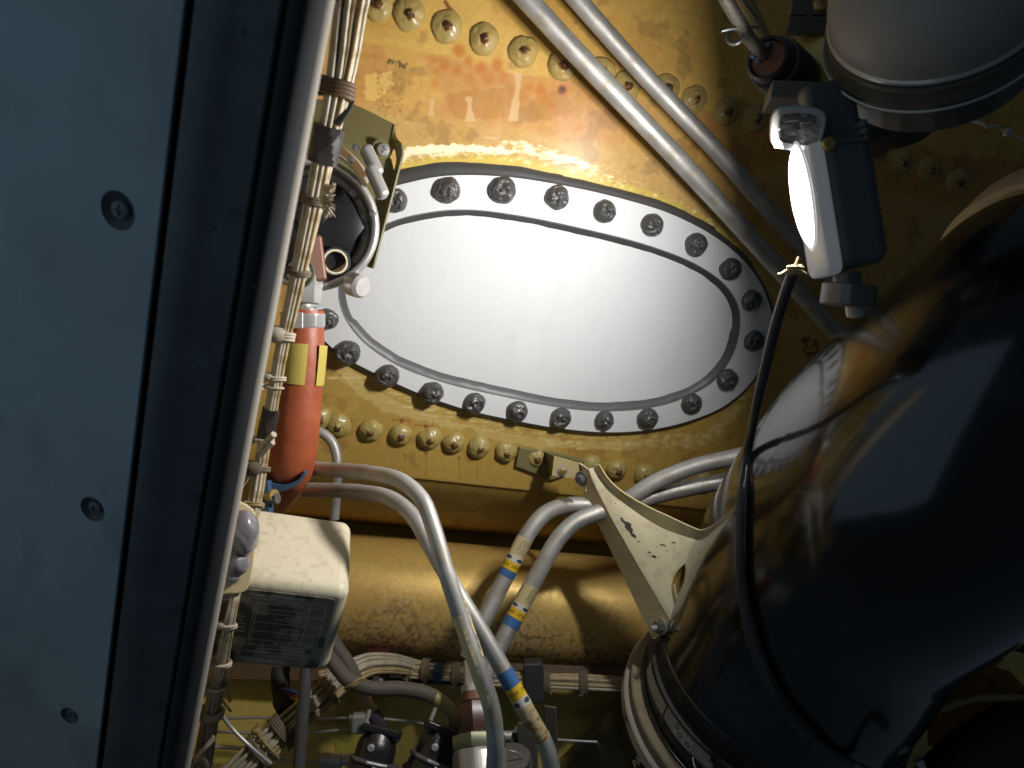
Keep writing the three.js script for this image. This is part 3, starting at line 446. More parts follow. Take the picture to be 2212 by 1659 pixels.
const bentA = thing('bent_tube', 'front bent aluminium tube with flaking cream paint at its lower bend', 'tube', 'bent aluminium tubes below the panel');
part('pipe', tube(tA, 0.0059, { seg: 260, rad: 28 }), M.alu, bentA);
part('paint_flake', band(tA, 0.66, 0.82, 0.0062, { a0: 0.15, a1: 1.5, seg: 60, rad: 20, jag: 0.02 }), M.cream, bentA, 'cracked cream paint patch');
part('paint_flake', band(tA, 0.64, 0.74, 0.0062, { a0: -2.0, a1: -1.2, seg: 50, rad: 12, jag: 0.02 }), M.cream, bentA, 'cracked cream paint patch');
const tB = [P(560, 1053, 0.69), P(640, 1057, 0.67), P(780, 1063, 0.63), P(846, 1078, 0.605), P(894, 1118, 0.585), P(930, 1180, 0.572), P(985, 1275, 0.562), P(1050, 1382, 0.555), P(1100, 1470, 0.55), P(1150, 1560, 0.545), P(1182, 1620, 0.545), P(1200, 1720, 0.545)];
const bentB = thing('bent_tube', 'rear bent aluminium tube wearing blue and yellow identification bands and a tan paper label', 'tube', 'bent aluminium tubes below the panel');
part('pipe', tube(tB, 0.0062, { seg: 260, rad: 28 }), M.alu, bentB);
const cB = new THREE.CatmullRomCurve3(tB, false, 'centripetal');
const near = (pts, px, py) => { const c = new THREE.CatmullRomCurve3(pts, false, 'centripetal'); let best = 0, bd = 1e9; for (let i = 0; i <= 600; i++) { const q = c.getPointAt(i / 600), x = 1106 + q.x / (K * -q.z), y = 829.5 - q.y / (K * -q.z), d = Math.hypot(x - px, y - py); if (d < bd) { bd = d; best = i / 600; } } return best; };
part('blue_band', band(tB, near(tB, 1087, 1448), near(tB, 1106, 1482), 0.0064), M.tapeBlue, bentB);
part('yellow_band', band(tB, near(tB, 1106, 1482), near(tB, 1120, 1507), 0.0064, { twist: 2.6 }), M2.hyd, bentB);
part('dotted_band', band(tB, near(tB, 1120, 1507), near(tB, 1131, 1525), 0.0064), M2.dots, bentB);
part('paper_label', band(tB, near(tB, 1131, 1525), near(tB, 1170, 1595), 0.00645, { twist: 2.2 }), M2.paper, bentB);
const PD = (x, y, d) => P(x, y, d + 0.05);
const tC = [PD(1680, 965, 0.7), PD(1600, 985, 0.71), PD(1500, 1008, 0.72), PD(1415, 1042, 0.725), PD(1350, 1080, 0.73), PD(1290, 1090, 0.735), PD(1225, 1092, 0.735), PD(1180, 1108, 0.735), PD(1145, 1146, 0.73), PD(1115, 1200, 0.725), PD(1085, 1260, 0.72), PD(1040, 1350, 0.71), PD(1010, 1420, 0.705)];
const bentC = thing('bent_tube', 'aluminium tube with tan, yellow and blue bands, left of its twin near the gusset', 'tube', 'banded tubes coming from the right');
part('pipe', tube(tC, 0.0084, { seg: 260, rad: 28 }), M.alu, bentC);
part('tan_label', band(tC, near(tC, 1137, 1165), near(tC, 1119, 1203), 0.0087, { twist: 0.6 }), M2.tan, bentC);
part('dotted_band', band(tC, near(tC, 1119, 1203), near(tC, 1112, 1215), 0.0087), M2.dots, bentC);
part('yellow_band', band(tC, near(tC, 1112, 1215), near(tC, 1104, 1232), 0.0087), M2.hyd, bentC);
part('blue_band', band(tC, near(tC, 1104, 1232), near(tC, 1097, 1246), 0.0087), M.tapeBlue, bentC);
const tD = [PD(1620, 1030, 0.735), PD(1540, 1044, 0.735), PD(1430, 1068, 0.735), PD(1350, 1090, 0.73), PD(1290, 1108, 0.72), PD(1240, 1130, 0.715), PD(1205, 1165, 0.71), PD(1170, 1225, 0.705), PD(1130, 1300, 0.7), PD(1085, 1385, 0.69), PD(1052, 1450, 0.68), PD(1036, 1500, 0.67)];
const bentD = thing('bent_tube', 'aluminium tube with a long printed tan label, right of its twin near the gusset', 'tube', 'banded tubes coming from the right');
part('pipe', tube(tD, 0.0083, { seg: 260, rad: 28 }), M.alu, bentD);
part('tan_label', band(tD, near(tD, 1148, 1264), near(tD, 1126, 1305), 0.0086, { twist: 0.2 }), M2.tan, bentD);
part('dotted_band', band(tD, near(tD, 1126, 1305), near(tD, 1120, 1316), 0.0086), M2.dots, bentD);
part('yellow_band', band(tD, near(tD, 1120, 1316), near(tD, 1110, 1334), 0.0086), M2.hyd, bentD);
part('blue_band', band(tD, near(tD, 1110, 1334), near(tD, 1100, 1352), 0.0086), M.tapeBlue, bentD);
const tU = [P(640, 925, 0.75), P(684, 930, 0.75), P(712, 948, 0.75), P(726, 978, 0.75), P(728, 1020, 0.75), P(722, 1120, 0.76)];
part('pipe', tube(tU, 0.0049, { rad: 24 }), M.alu, thing('hooked_tube', 'thin hooked aluminium tube curving down behind the orange sleeve', 'tube'));

// ================================================================ the fat gold duct and what lies under it
const gold = thing('gold_duct', 'fat horizontal gold coloured duct with brown corrosion mottling along its underside', 'duct');
part('duct_pipe', tube([P(420, 1252, 0.9), P(760, 1277, 0.91), P(1400, 1330, 0.95), P(1560, 1344, 0.96)], 0.0665, { seg: 60, rad: 72, round: true }), M.ductGold, gold);
const web = structure('lower_web', 'yellow painted metal web behind the hydraulic lines at the bottom');
{
  const F = new Frame(P(900, 1560, 0.92), V(0.05, 0.05, 1));
  part('web_sheet', slab(F, [F.loc(250, 1380), F.loc(2400, 1380), F.loc(2400, 1760), F.loc(250, 1760)], -0.003, 0.003), M.web, web);
  part('green_strip', slab(F, px2(F, [[728, 1480], [828, 1480], [830, 1720], [722, 1720]]), 0, 0.0012), M.webGreen, web);
  part('green_strip', slab(F, px2(F, [[1062, 1480], [1140, 1480], [1140, 1720], [1062, 1720]]), 0, 0.0012), M.webGreen, web);
  for (const [x, y] of [[749, 1518], [746, 1589], [1098, 1548], [738, 1664], [1096, 1620]]) part('rivet_head', lathe([[0.0061, 0], [0.006, 0.0008], [0.0045, 0.0018], [0, 0.0022]], F.hit(x, y, 0.0012), F.n, 28), M.webGreen, web);
  const FB = new Frame(P(1000, 1250, 1.08), V(0, 0.1, 1)); part('web_sheet', slab(FB, [FB.loc(300, 1000), FB.loc(2300, 1000), FB.loc(2300, 1480), FB.loc(300, 1480)], -0.003, 0.003), M.web, web);
  const lip = thing('dark_flange', 'dark brown angle flange running under the gold duct', 'flange');
  const FL = new Frame(P(1000, 1450, 0.885), V(0, 0.5, 1)); part('flange_plate', slab(FL, px2(FL, [[300, 1400], [1500, 1448], [1500, 1492], [300, 1462]]), -0.0015, 0.0015), M.brown, lip);
  for (const [x, y] of [[684, 1420], [866, 1436], [1350, 1462]]) part('bolt_head', hexNut(0.006, 0.004, FL.hit(x, y), FL.n), M.brown, lip);
}

// unseen side wall, added to bounce warm light back into the bay
const bounceWall = structure('bounce_wall', 'unseen yellow primed side wall added to bounce light into the bay');
part('side_sheet', box(0.004, 1.0, 0.62, 0.001, V(-0.47, 0.0, -0.72), V(1, 0, 0), V(0, 1, 0)), M.web, bounceWall);

// ================================================================ the painted door frame at the left, close to the camera
const D = V(-0.733, -2.167, -1).normalize();                     // the frame runs down and away
const FD = new Frame(P(399, 0, 0.33), V(0, 0, 1).addScaledVector(D, -D.z), D.clone().negate());
const doorFrame = thing('door_frame', 'dull blue grey painted door frame with recessed screws at the left edge', 'door frame');
{
  const u = (px, n = 0) => FD.loc(px, 0, n)[0], vTop = 0.09, vBot = -0.62, strip = (name, prof, mat, parent = doorFrame) => {   // profile of [u, n] run along the frame
    const pos = [], uv = [], idx = []; let l = 0, n = 60;
    prof.forEach((q, i) => { if (i) l += Math.hypot(q[0] - prof[i - 1][0], q[1] - prof[i - 1][1]); for (let k = 0; k <= n; k++) { const v = vTop + (vBot - vTop) * k / n, w = FD.w(q[0], v, q[1]); pos.push(w.x, w.y, w.z); uv.push(l, v); if (i < prof.length - 1 && k < n) { const b = i * (n + 1) + k; idx.push(b, b + 1, b + n + 1, b + 1, b + n + 2, b + n + 1); } } });
    const g = new THREE.BufferGeometry(); g.setAttribute('position', new THREE.Float32BufferAttribute(pos, 3)); g.setAttribute('uv', new THREE.Float32BufferAttribute(uv, 2)); g.setIndex(idx); g.computeVertexNormals();
    return part(name, g, mat, parent);
  };
  const holes = [[255, 455, 0.0092], [200, 1100, 0.0078], [150, 1546, 0.0066]].map(([x, y, r]) => { const [a, b] = FD.loc(x, y); return { a, b, r }; });
  const face = part('face_panel', slab(FD, [[u(-420), vTop], [u(399), vTop], [u(399), vBot], [u(-420), vBot]], -0.003, 0.003, { bevel: 0.0006, holes: holes.map(({ a, b, r }) => { const p = new THREE.Path(); p.absellipse(a, b, r, r * 1.12, 0, 6.2832, true, 0.4); return p; }) }), M.bluePaint, doorFrame);
  for (const { a, b, r } of holes) {
    part('screw_recess', lathe([[r * 1.16, -0.0004], [r * 0.98, -0.0008], [r * 0.66, -0.0024], [r * 0.58, -0.003], [0, -0.0032]], FD.w(a, b), FD.n, 40, false), M.trim, doorFrame);
    part('screw', screw(FD.w(a, b, -0.0034), FD.n, r * 0.52), M.paintedSteel, doorFrame);
  }
  strip('gap_seal', [[u(398), -0.001], [u(398), -0.009], [u(421), -0.009], [u(421), -0.001]], M.gap);
  const trim = strip('trim_strip', [[u(420), -0.004], [u(420), -0.0002], [u(423), 0.0004], [u(450), 0.0012], [u(480), 0.001], [u(505), -0.0004], [u(540), -0.0016], [u(600), -0.002], [u(607), -0.0024], [u(609), -0.006]], M.trim);
  strip('groove', [[u(608), -0.0035], [u(609), -0.009], [u(616), -0.009], [u(617), -0.0035]], M.gap);
  strip('edge_seal_shaded', [[u(615), -0.006], [u(617), -0.0028], [u(630), -0.0012], [u(650), -0.0018], [u(675, -0.0042), -0.0042], [u(695, -0.0078), -0.0078], [u(704, -0.0098), -0.0098]], M.sealShaded);  // seal front, coloured dark for the shade on it
  strip('edge_seal_lit', [[u(704, -0.0097), -0.0097], [u(711, -0.0106), -0.0106], [u(718, -0.0122), -0.0122], [u(723, -0.0148), -0.0148], [u(724, -0.018), -0.018], [u(722, -0.022), -0.022], [u(716, -0.027), -0.027], [u(700, -0.032), -0.032], [u(600), -0.036], [u(420), -0.04], [u(-420), -0.04], [u(-420), -0.003]], M.lip);  // same seal where the lamp catches it, coloured paler for that light
  for (const [x, y] of [[512, 65], [449, 490], [403, 840], [362, 1116]]) { const [a, b] = FD.loc(x, y); part('screw', screw(FD.w(a, b, -0.0036), FD.n, 0.0042), M.trim, doorFrame); }
}

// ================================================================ wire bundles
function bundle(owner, pts, n, wr, mats, { twist = 0.6, seed = 1, seg = 150 } = {}) {   // pts: [px, py, depth, half width in px]
  const c = new THREE.CatmullRomCurve3(pts.map(([x, y, d]) => P(x, y, d)), false, 'centripetal'), hw = (t) => { const k = Math.min(pts.length - 2, Math.floor(t * (pts.length - 1))), f = t * (pts.length - 1) - k; return (pts[k][3] + (pts[k + 1][3] - pts[k][3]) * f) * K * (pts[k][2] + (pts[k + 1][2] - pts[k][2]) * f); };
  const fr = (t) => { const q = c.getPoint(t), d = c.getTangent(t), e = q.clone().negate().normalize(); e.addScaledVector(d, -e.dot(d)).normalize(); return { q, d, e, s: d.clone().cross(e), r: hw(t) }; };
  for (let i = 0; i < n; i++) {
    const ga = i * 2.39996, gr = Math.sqrt((i + 0.5) / n), P2 = [];
    for (let k = 0; k <= 40; k++) { const t = k / 40, f = fr(t), a = ga + twist * t + 0.5 * (fbm(t * 5 + i * 7, seed, 1e6, 2, seed) - 0.5), r = (f.r - wr) * Math.min(1, gr * (1 + 0.25 * (fbm(t * 9 + i * 3, 4, 1e6, 2, seed + 3) - 0.5))); P2.push(f.q.clone().addScaledVector(f.s, Math.cos(a) * r).addScaledVector(f.e, Math.sin(a) * r * 0.6)); }
    part('wire', tube(P2, wr, { seg, rad: 9 }), mats[i % mats.length], owner);
  }
  return { c, fr, at: (px, py) => { let best = 0, bd = 1e9; for (let i = 0; i <= 400; i++) { const q = c.getPoint(i / 400), x = 1106 + q.x / (K * -q.z), y = 829.5 - q.y / (K * -q.z), d = Math.hypot(x - px, y - py); if (d < bd) { bd = d; best = i / 400; } } return best; } };
}
function lacing(b, t, mat, owner, { turns = 2, w = 0.0011, knot = 1, grow: gw = 1.06, tails = 2, name = 'lacing_tie', side = 0.5 } = {}) {
  const f = b.fr(t), pts = [], R = f.r * gw + w * 0.4, Rz = R * 0.68;
  for (let i = 0; i <= turns * 26; i++) { const a = i / 26 * 6.2832; pts.push(f.q.clone().addScaledVector(f.s, Math.cos(a) * R).addScaledVector(f.e, Math.sin(a) * Rz).addScaledVector(f.d, (i / 26 - turns / 2) * w * 1.5 + 0.0006 * Math.sin(a * 2))); }
  const geos = [tube(pts, w, { seg: turns * 40, rad: 7, wob: w * 0.3 })];
  const k = f.q.clone().addScaledVector(f.s, Math.cos(side) * R).addScaledVector(f.e, Math.sin(side) * Rz);
  if (knot) geos.push(new THREE.SphereGeometry(w * 2.1 * knot, 12, 10).scale(1.3, 1, 1).translate(k.x, k.y, k.z));
  for (let i = 0; i < tails; i++) { const q = k.clone(), L = rr(0.004, 0.010) * knot; const dir = f.s.clone().multiplyScalar(rr(0.3, 1) * (Math.cos(side) > 0 ? 1 : -1)).addScaledVector(f.d, rr(-1, 1)).addScaledVector(f.e, rr(0, 0.5)).normalize(); geos.push(tube([k, q.clone().addScaledVector(dir, L * 0.5).addScaledVector(f.d, 0.0015), q.clone().addScaledVector(dir, L)], w * 0.8, { seg: 14, rad: 6, r2: w * 0.55, caps: true })); }
  return part(name, geos, mat, owner);
}
function collar(b, t0, t1, mat, owner, k = 1.12, name = 'sleeve') {
  const rows = 14, pos = [], uv = [], idx = []; const prof = [[t0, 0.9], [t0, k], ...Array.from({ length: rows }, (_, i) => [t0 + (t1 - t0) * (i + 1) / (rows + 1), k]), [t1, k], [t1, 0.9]];
  prof.forEach(([t, q], i) => { const f = b.fr(t); for (let j = 0; j <= 32; j++) { const a = j / 32 * 6.2832, w = f.q.clone().addScaledVector(f.s, Math.cos(a) * f.r * q).addScaledVector(f.e, Math.sin(a) * f.r * q * 0.72); pos.push(w.x, w.y, w.z); uv.push(a * f.r, t * 0.4); if (i < prof.length - 1 && j < 32) { const m = i * 33 + j; idx.push(m, m + 1, m + 33, m + 1, m + 34, m + 33); } } });
  const g = new THREE.BufferGeometry(); g.setAttribute('position', new THREE.Float32BufferAttribute(pos, 3)); g.setAttribute('uv', new THREE.Float32BufferAttribute(uv, 2)); g.setIndex(idx); g.computeVertexNormals(); return part(name, toCreasedNormals(g.toNonIndexed(), 0.7), mat, owner);
}
const left = thing('wire_bundle', 'long laced bundle of off white wires running down beside the door frame lip', 'wire bundle');
const bl = bundle(left, [[772, -60, 0.44, 40], [759, 0, 0.45, 39], [740, 130, 0.46, 34], [724, 215, 0.465, 29], [704, 310, 0.475, 27], [680, 430, 0.485, 24], [656, 540, 0.495, 21], [630, 660, 0.51, 18], [607, 760, 0.52, 16], [588, 870, 0.53, 16], [570, 960, 0.54, 16], [552, 1070, 0.54, 18], [533, 1170, 0.53, 15], [513, 1260, 0.515, 12], [498, 1330, 0.51, 13], [480, 1420, 0.525, 16], [463, 1510, 0.555, 20], [447, 1590, 0.575, 22], [432, 1700, 0.60, 24]], 18, 0.00135, [M.wire, M.wire, M.wireTan, M.wire], { twist: 1.2, seed: 3, seg: 240 });
{
  const L = (x, y, m, o) => lacing(bl, bl.at(x, y), m, left, o);
  L(724, 192, M.brown, { turns: 4, w: 0.0016, side: 0.2, knot: 1.2 }); L(680, 435, M.tie, { turns: 3, w: 0.0012, side: 0.1, tails: 0 });
  L(642, 585, M.tie, { turns: 2, w: 0.0012, side: 0.3 }); L(611, 722, M.tieLight, { turns: 3, w: 0.0013, knot: 2.2, side: 0.3 }); L(595, 815, M.tieLight, { turns: 2, w: 0.001, side: 0.3, knot: 1.5 });
  L(592, 835, M.tieLight, { turns: 1, w: 0.0008, side: 0.3, knot: 1 }); L(568, 950, M.tieLight, { turns: 2, w: 0.001, side: 0.3, knot: 1.2 }); L(560, 1012, M.tie, { turns: 2, w: 0.0012, knot: 2, side: 0.8 });
  L(545, 1092, M.tan, { turns: 2, w: 0.001, side: 0.4 }); L(513, 1262, M.tan, { turns: 3, w: 0.0009, side: 0.3 }); L(494, 1350, M.tieLight, { turns: 2, w: 0.001, side: 0.3, knot: 1.4, tails: 3 }); L(480, 1432, M.tieLight, { turns: 2, w: 0.0013, knot: 1.6, side: 0.2, tails: 4 });
  L(474, 1480, M.tieLight, { turns: 2, w: 0.0012, knot: 1.4, side: 0.2, tails: 4 }); L(466, 1540, M.tieLight, { turns: 4, w: 0.0013, knot: 1.8, side: 0.3, tails: 3 });
  collar(bl, bl.at(709, 272), bl.at(700, 352), M.sleeveBlack, left, 1.22, 'black_sleeve'); collar(bl, bl.at(579, 880), bl.at(567, 945), M.sleeveBlack, left, 1.15, 'black_sleeve'); collar(bl, bl.at(509, 1300), bl.at(488, 1375), M.greyBracket, left, 0.8, 'green_sleeve');
  const s0 = P(727, 268, 0.452); part('strap_tail', tube([s0, P(742, 250, 0.45), P(756, 232, 0.447), P(764, 218, 0.445)], 0.0026, { seg: 30, rad: 10, r2: 0.0007, caps: true }), M.sleeveBlack, left, 'pointed black strap end');
  const tuft = []; for (let i = 0; i < 90; i++) { const a = P(694 + rr(0, 6), 432 + rr(-6, 6), 0.472), dx = rr(2, 27), dy = rr(-38, 40), mid = P(697 + dx * 0.6, 432 + dy * 0.55, 0.468 + rr(-0.003, 0.003)), end = P(698 + dx, 432 + dy, 0.466 + rr(-0.005, 0.005)); tuft.push(tube([a, mid, end], rr(0.0006, 0.0011), { seg: 8, rad: 5, r2: 0.0004 })); }
  part('frayed_knot', tuft, M.tieLight, left, 'frayed end of a lacing cord');
  const tag = [P(560, 975, 0.53), P(575, 955, 0.525), P(592, 938, 0.52)]; part('wire_splice', [tube(tag, 0.0022, { seg: 20, rad: 12, caps: true }), tube([P(565, 985, 0.53), P(578, 968, 0.525), P(590, 956, 0.521)], 0.0016, { seg: 20, rad: 10, caps: true })], M.wire, left);
  part('cord_tail', [tube([P(472, 1462, 0.565), P(485, 1440, 0.56), P(494, 1415, 0.555)], 0.0014, { seg: 16, rad: 7, caps: true }), tube([P(474, 1475, 0.565), P(487, 1490, 0.56), P(497, 1516, 0.556)], 0.0014, { seg: 16, rad: 7, caps: true }), tube([P(476, 1508, 0.57), P(488, 1524, 0.566), P(498, 1536, 0.562)], 0.0011, { seg: 16, rad: 7, caps: true })], M.tieLight, left);
  part('wire', tube([P(400, 1662, 0.56), P(420, 1640, 0.555), P(446, 1612, 0.55), P(462, 1590, 0.552)], 0.0015, { seg: 30, rad: 9, caps: true }), M.wire, left); part('wire', tube([P(395, 1675, 0.555), P(418, 1650, 0.553), P(443, 1618, 0.549), P(465, 1596, 0.551)], 0.0011, { seg: 30, rad: 9, caps: true }), M.wire, left);
  part('wire', tube([P(425, 1680, 0.57), P(428, 1650, 0.565), P(440, 1640, 0.56), P(448, 1655, 0.56), P(446, 1690, 0.565)], 0.0014, { seg: 30, rad: 9, caps: true }), M.wire, left);
}
const low = thing('wire_bundle', 'thick white wire bundle slanting down to the left across the yellow web', 'wire bundle');
const b2 = bundle(low, [[980, 1456, 0.89, 14], [905, 1444, 0.87, 18], [845, 1434, 0.83, 22], [790, 1437, 0.797, 26], [745, 1462, 0.78, 29], [700, 1500, 0.77, 30], [650, 1544, 0.76, 31], [600, 1588, 0.75, 33], [550, 1634, 0.74, 36], [470, 1710, 0.73, 40]], 24, 0.00205, [M.wire, M.wire, M.wireTan, M.wire], { twist: 0.5, seed: 8, seg: 120 });
lacing(b2, b2.at(708, 1492), M.tan, low, { turns: 2, w: 0.0016, side: 0.9 }); lacing(b2, b2.at(610, 1578), M.tie, low, { turns: 4, w: 0.0016, side: 2.6, knot: 1.3 }); lacing(b2, b2.at(562, 1626), M.tie, low, { turns: 3, w: 0.0016, side: 2.4 }); lacing(b2, b2.at(575, 1606), M.tan, low, { turns: 1, w: 0.0018, side: 0.2 });
const back = thing('wire_bundle', 'dim laced white wire bundle running level under the gold duct', 'wire bundle');
const b3 = bundle(back, [[690, 1462, 0.84, 16], [770, 1446, 0.85, 19], [860, 1444, 0.86, 20], [960, 1452, 0.86, 20], [1060, 1465, 0.86, 19], [1160, 1470, 0.86, 18], [1260, 1474, 0.86, 20], [1420, 1486, 0.86, 19]], 16, 0.0021, [M.wire, M.wire, M.wireTan], { twist: 0.9, seed: 12, seg: 120 });
for (const x of [880, 920, 985, 1180, 1262]) lacing(b3, b3.at(x, 1455), M.tie, back, { turns: 4, w: 0.0015, knot: 0.8, tails: 1 });
part('clamp_block', box(0.026, 0.046, 0.018, 0.003, P(817, 1448, 0.86), V(1, 0.05, 0), V(0, 1, 0)), M.darkRed, back, 'dark red clamp block'); part('clamp_block', box(0.022, 0.045, 0.02, 0.003, P(1153, 1470, 0.86), V(1, 0.05, 0), V(0, 1, 0)), M.black, back, 'black clamp block');
part('clamp_screw', screw(P(816, 1472, 0.822), V(0, 0, 1), 0.006), M.steel, back); collar(b3, b3.at(938, 1448), b3.at(955, 1452), M.blue, back, 1.08, 'blue_sleeve');

// ================================================================ round plug and olive bracket behind the left bundle
const olive = thing('olive_bracket', 'olive painted sheet bracket with a folded edge behind the round black plug', 'bracket');
{
  const F = new Frame(P(760, 430, 0.655), V(0.1, -0.05, 1));
  part('bracket_plate', slab(F, px2(F, [[560, 262], [700, 296], [836, 330], [846, 345], [852, 372], [798, 578], [786, 572], [770, 600], [560, 600]]), -0.0018, 0.0018), M.olive, olive);
  const e = [[852, 318], [856, 345], [850, 372], [797, 578]].map(([x, y]) => F.hit(x, y, -0.001)), e2 = [[866, 308], [869, 330], [862, 360], [805, 580]].map(([x, y]) => F.hit(x, y, 0.009)); part('folded_flange', sheet(e, e2, 0.0016), M.olive, olive);
  const t1 = [[560, 262], [700, 297], [838, 331]].map(([x, y]) => F.hit(x, y, 0)), t2 = [[560, 170], [760, 224], [852, 268]].map(([x, y]) => F.hit(x, y, -0.022)); part('sloping_flange', sheet(t1, t2, 0.0016), M.olive, olive);
  part('bend', sheet([[838, 331], [846, 322], [866, 308]].map(([x, y]) => F.hit(x, y, 0.001)), [[852, 268], [853, 288], [858, 300]].map(([x, y]) => F.hit(x, y, -0.02)), 0.0016), M.olive, olive);
  part('screw_washer', lathe([[0, 0], [0.0088, 0], [0.0088, 0.0008], [0.0062, 0.0012], [0, 0.0012]], F.hit(826, 322, 0.0002), F.n, 32), M.olive, olive); part('screw', screw(F.hit(828, 324, 0.001), F.n, 0.0056), M.steel, olive);
}
const plug = thing('round_plug', 'black round electrical plug held in a steel ring behind the left wire bundle', 'plug');
{
  const d = P(674, 484, 0.6), n = V(0.28, -0.1, 1).normalize(), R = 0.0505, F = new Frame(d, n);
  part('steel_ring', lathe([[R * 0.93, -0.004], [R * 0.9, -0.001], [R * 0.905, 0.0022], [R * 0.95, 0.004], [R * 1.0, 0.0035], [R * 1.03, 0.0005], [R * 1.03, -0.004], [R * 1.01, -0.0075]], d, n, 90, false), M.chrome, plug);
  part('inner_channel', lathe([[R * 1.0, -0.006], [R * 0.91, -0.006], [R * 0.89, -0.02], [R * 0.75, -0.021]], d, n, 80), M.aluBare, plug);
  part('plug_body', lathe([[R * 0.76, -0.02], [R * 0.76, -0.008], [R * 0.72, -0.006], [R * 0.3, -0.005], [0, -0.005]], d, n, 80), M.blackPlastic, plug);
  part('hex_boss', hexNut(R * 0.42, 0.0045, F.w(R * 0.38, R * 0.02, -0.006), n), M.blackPlastic, plug);
  const so = F.w(R * 0.36, -R * 0.56, -0.006);
  const socket = part('socket', lathe([[0.0115, 0], [0.0115, 0.006], [0.0108, 0.0068], [0.0098, 0.006]], so, n, 40), M.black, plug); part('socket_liner', lathe([[0.0098, 0.006], [0.0082, 0.0056], [0.0082, -0.002], [0.0052, -0.0026], [0.002, -0.0028]], so, n, 40), M.ivory, socket);
  part('dark_nut', hexNut(0.013, 0.007, F.w(-R * 0.02, R * 0.12, -0.005), n), M.blackPlastic, plug);
  for (const [a, k] of [[12, 0.84], [-8, 0.84], [-36, 0.84], [40, 0.85]]) { const an = a * Math.PI / 180; part('channel_screw', screw(F.w(R * k * Math.cos(an), R * k * Math.sin(an), -0.0195), n, 0.0042), M.chrome, plug); }
  part('yellow_mark', box(0.016, 0.0018, 0.0006, 0.0002, F.w(R * 0.5, -R * 0.86, -0.004), F.u.clone().addScaledVector(F.v, 0.5), F.v), M.tapeYellow, plug);
  const band1 = sheet([[700, 322], [735, 338], [765, 365], [790, 402]].map(([x, y]) => P(x, y, 0.597)), [[712, 305], [748, 322], [780, 352], [802, 385]].map(([x, y]) => P(x, y, 0.612)), 0.0018); part('clamp_band', band1, M.steel, plug);
  const lug = (cx, cy, r, w, h, dd) => part('clamp_lug', box(w, h, 0.012, 0.004, P(cx, cy, dd), V(Math.cos(r), Math.sin(r), -0.5), V(-Math.sin(r), Math.cos(r), 0)), M.steel, plug);
  lug(803, 348, 0.45, 0.0095, 0.026, 0.598); lug(814, 392, 0.42, 0.0095, 0.028, 0.592);
  part('clamp_lug', lathe([[0, 0], [0.0085, 0], [0.0095, 0.002], [0.0095, 0.012], [0.0075, 0.0145], [0, 0.015]], P(757, 612, 0.61), V(0.75, -0.25, 0.5), 36), M.steel, plug);
  for (const [x, y] of [[758, 345], [805, 462], [768, 318]]) part('rivet_head', lathe([[0.0028, 0], [0.0026, 0.0006], [0.0016, 0.0012], [0, 0.0014]], P(x, y, 0.594), V(0.3, 0, 1), 20), M.darkSteel, plug);
}
// ================================================================ hose fitting, orange sleeve, blue clamp
const hose = thing('sleeved_hose', 'hose in a bright orange sleeve with yellow tape and a silver band clamp', 'hose');
{
  const c = [P(656, 672, 0.6), P(652, 760, 0.6), P(643, 850, 0.602), P(634, 935, 0.605), P(626, 1000, 0.612), P(616, 1040, 0.635), P(600, 1085, 0.68)];
  const st = c.map((q, i) => [q, [0.0156, 0.0172, 0.0185, 0.0196, 0.0192, 0.0165, 0.012][i]]);
  part('orange_sleeve', loft(st, 90, 48, (t, a) => 0.0006 * (fbm(t * 20, Math.cos(a) * 2 + 5, 1e6, 3, 5) - 0.5)), M.orange, hose);
  part('sleeve_mouth', lathe([[0.0157, -0.0008], [0.0152, 0.001], [0.0142, 0.0004], [0.0138, -0.004], [0.004, -0.005]], P(656, 672, 0.6), c[0].clone().sub(c[1]).add(V(0, 0, 0.004)), 48, false), M.orange, hose);
  const seg = [c[0], c[1]], tape = [c[0], c[1], c[2], c[3]];
  const bandG = lathe([[0.0157, 0], [0.0168, 0.0002], [0.0171, 0.001], [0.0171, 0.0098], [0.0168, 0.0106], [0.0157, 0.0108]], P(654, 705, 0.6), c[0].clone().sub(c[1]).add(V(0, 0, 0.004)), 60); const bc = part('band_clamp', bandG, M.chrome, hose);
  part('clamp_tail', box(0.0018, 0.0125, 0.012, 0.0005, P(637, 692, 0.581), V(0.1, 0, 1), V(0, 1, 0)), M.steel, bc);
  const y0 = near(c, 652, 744), y1 = near(c, 646, 826), up = V(0, 0, 1); part('yellow_tape', [band(c, y0, y1, 0.0189, { a0: -0.5, a1: 1.8, up, seg: 10 }), band(c, y0, y1, 0.0184, { a0: -0.5, a1: 1.8, up, seg: 10 })], M.tapeSheet, hose, 'wide yellow tape patch');
  part('yellow_tape', [band(c, y0, y1, 0.0192, { a0: -1.9, a1: -1.0, up, seg: 10 }), band(c, y0, y1, 0.0184, { a0: -1.9, a1: -1.0, up, seg: 10 })], M.tapeSheet, hose, 'narrow yellow tape patch at the sleeve edge');
}
const fit = thing('hose_fitting', 'aluminium hex fitting under a brown copper elbow above the orange sleeve', 'fitting');
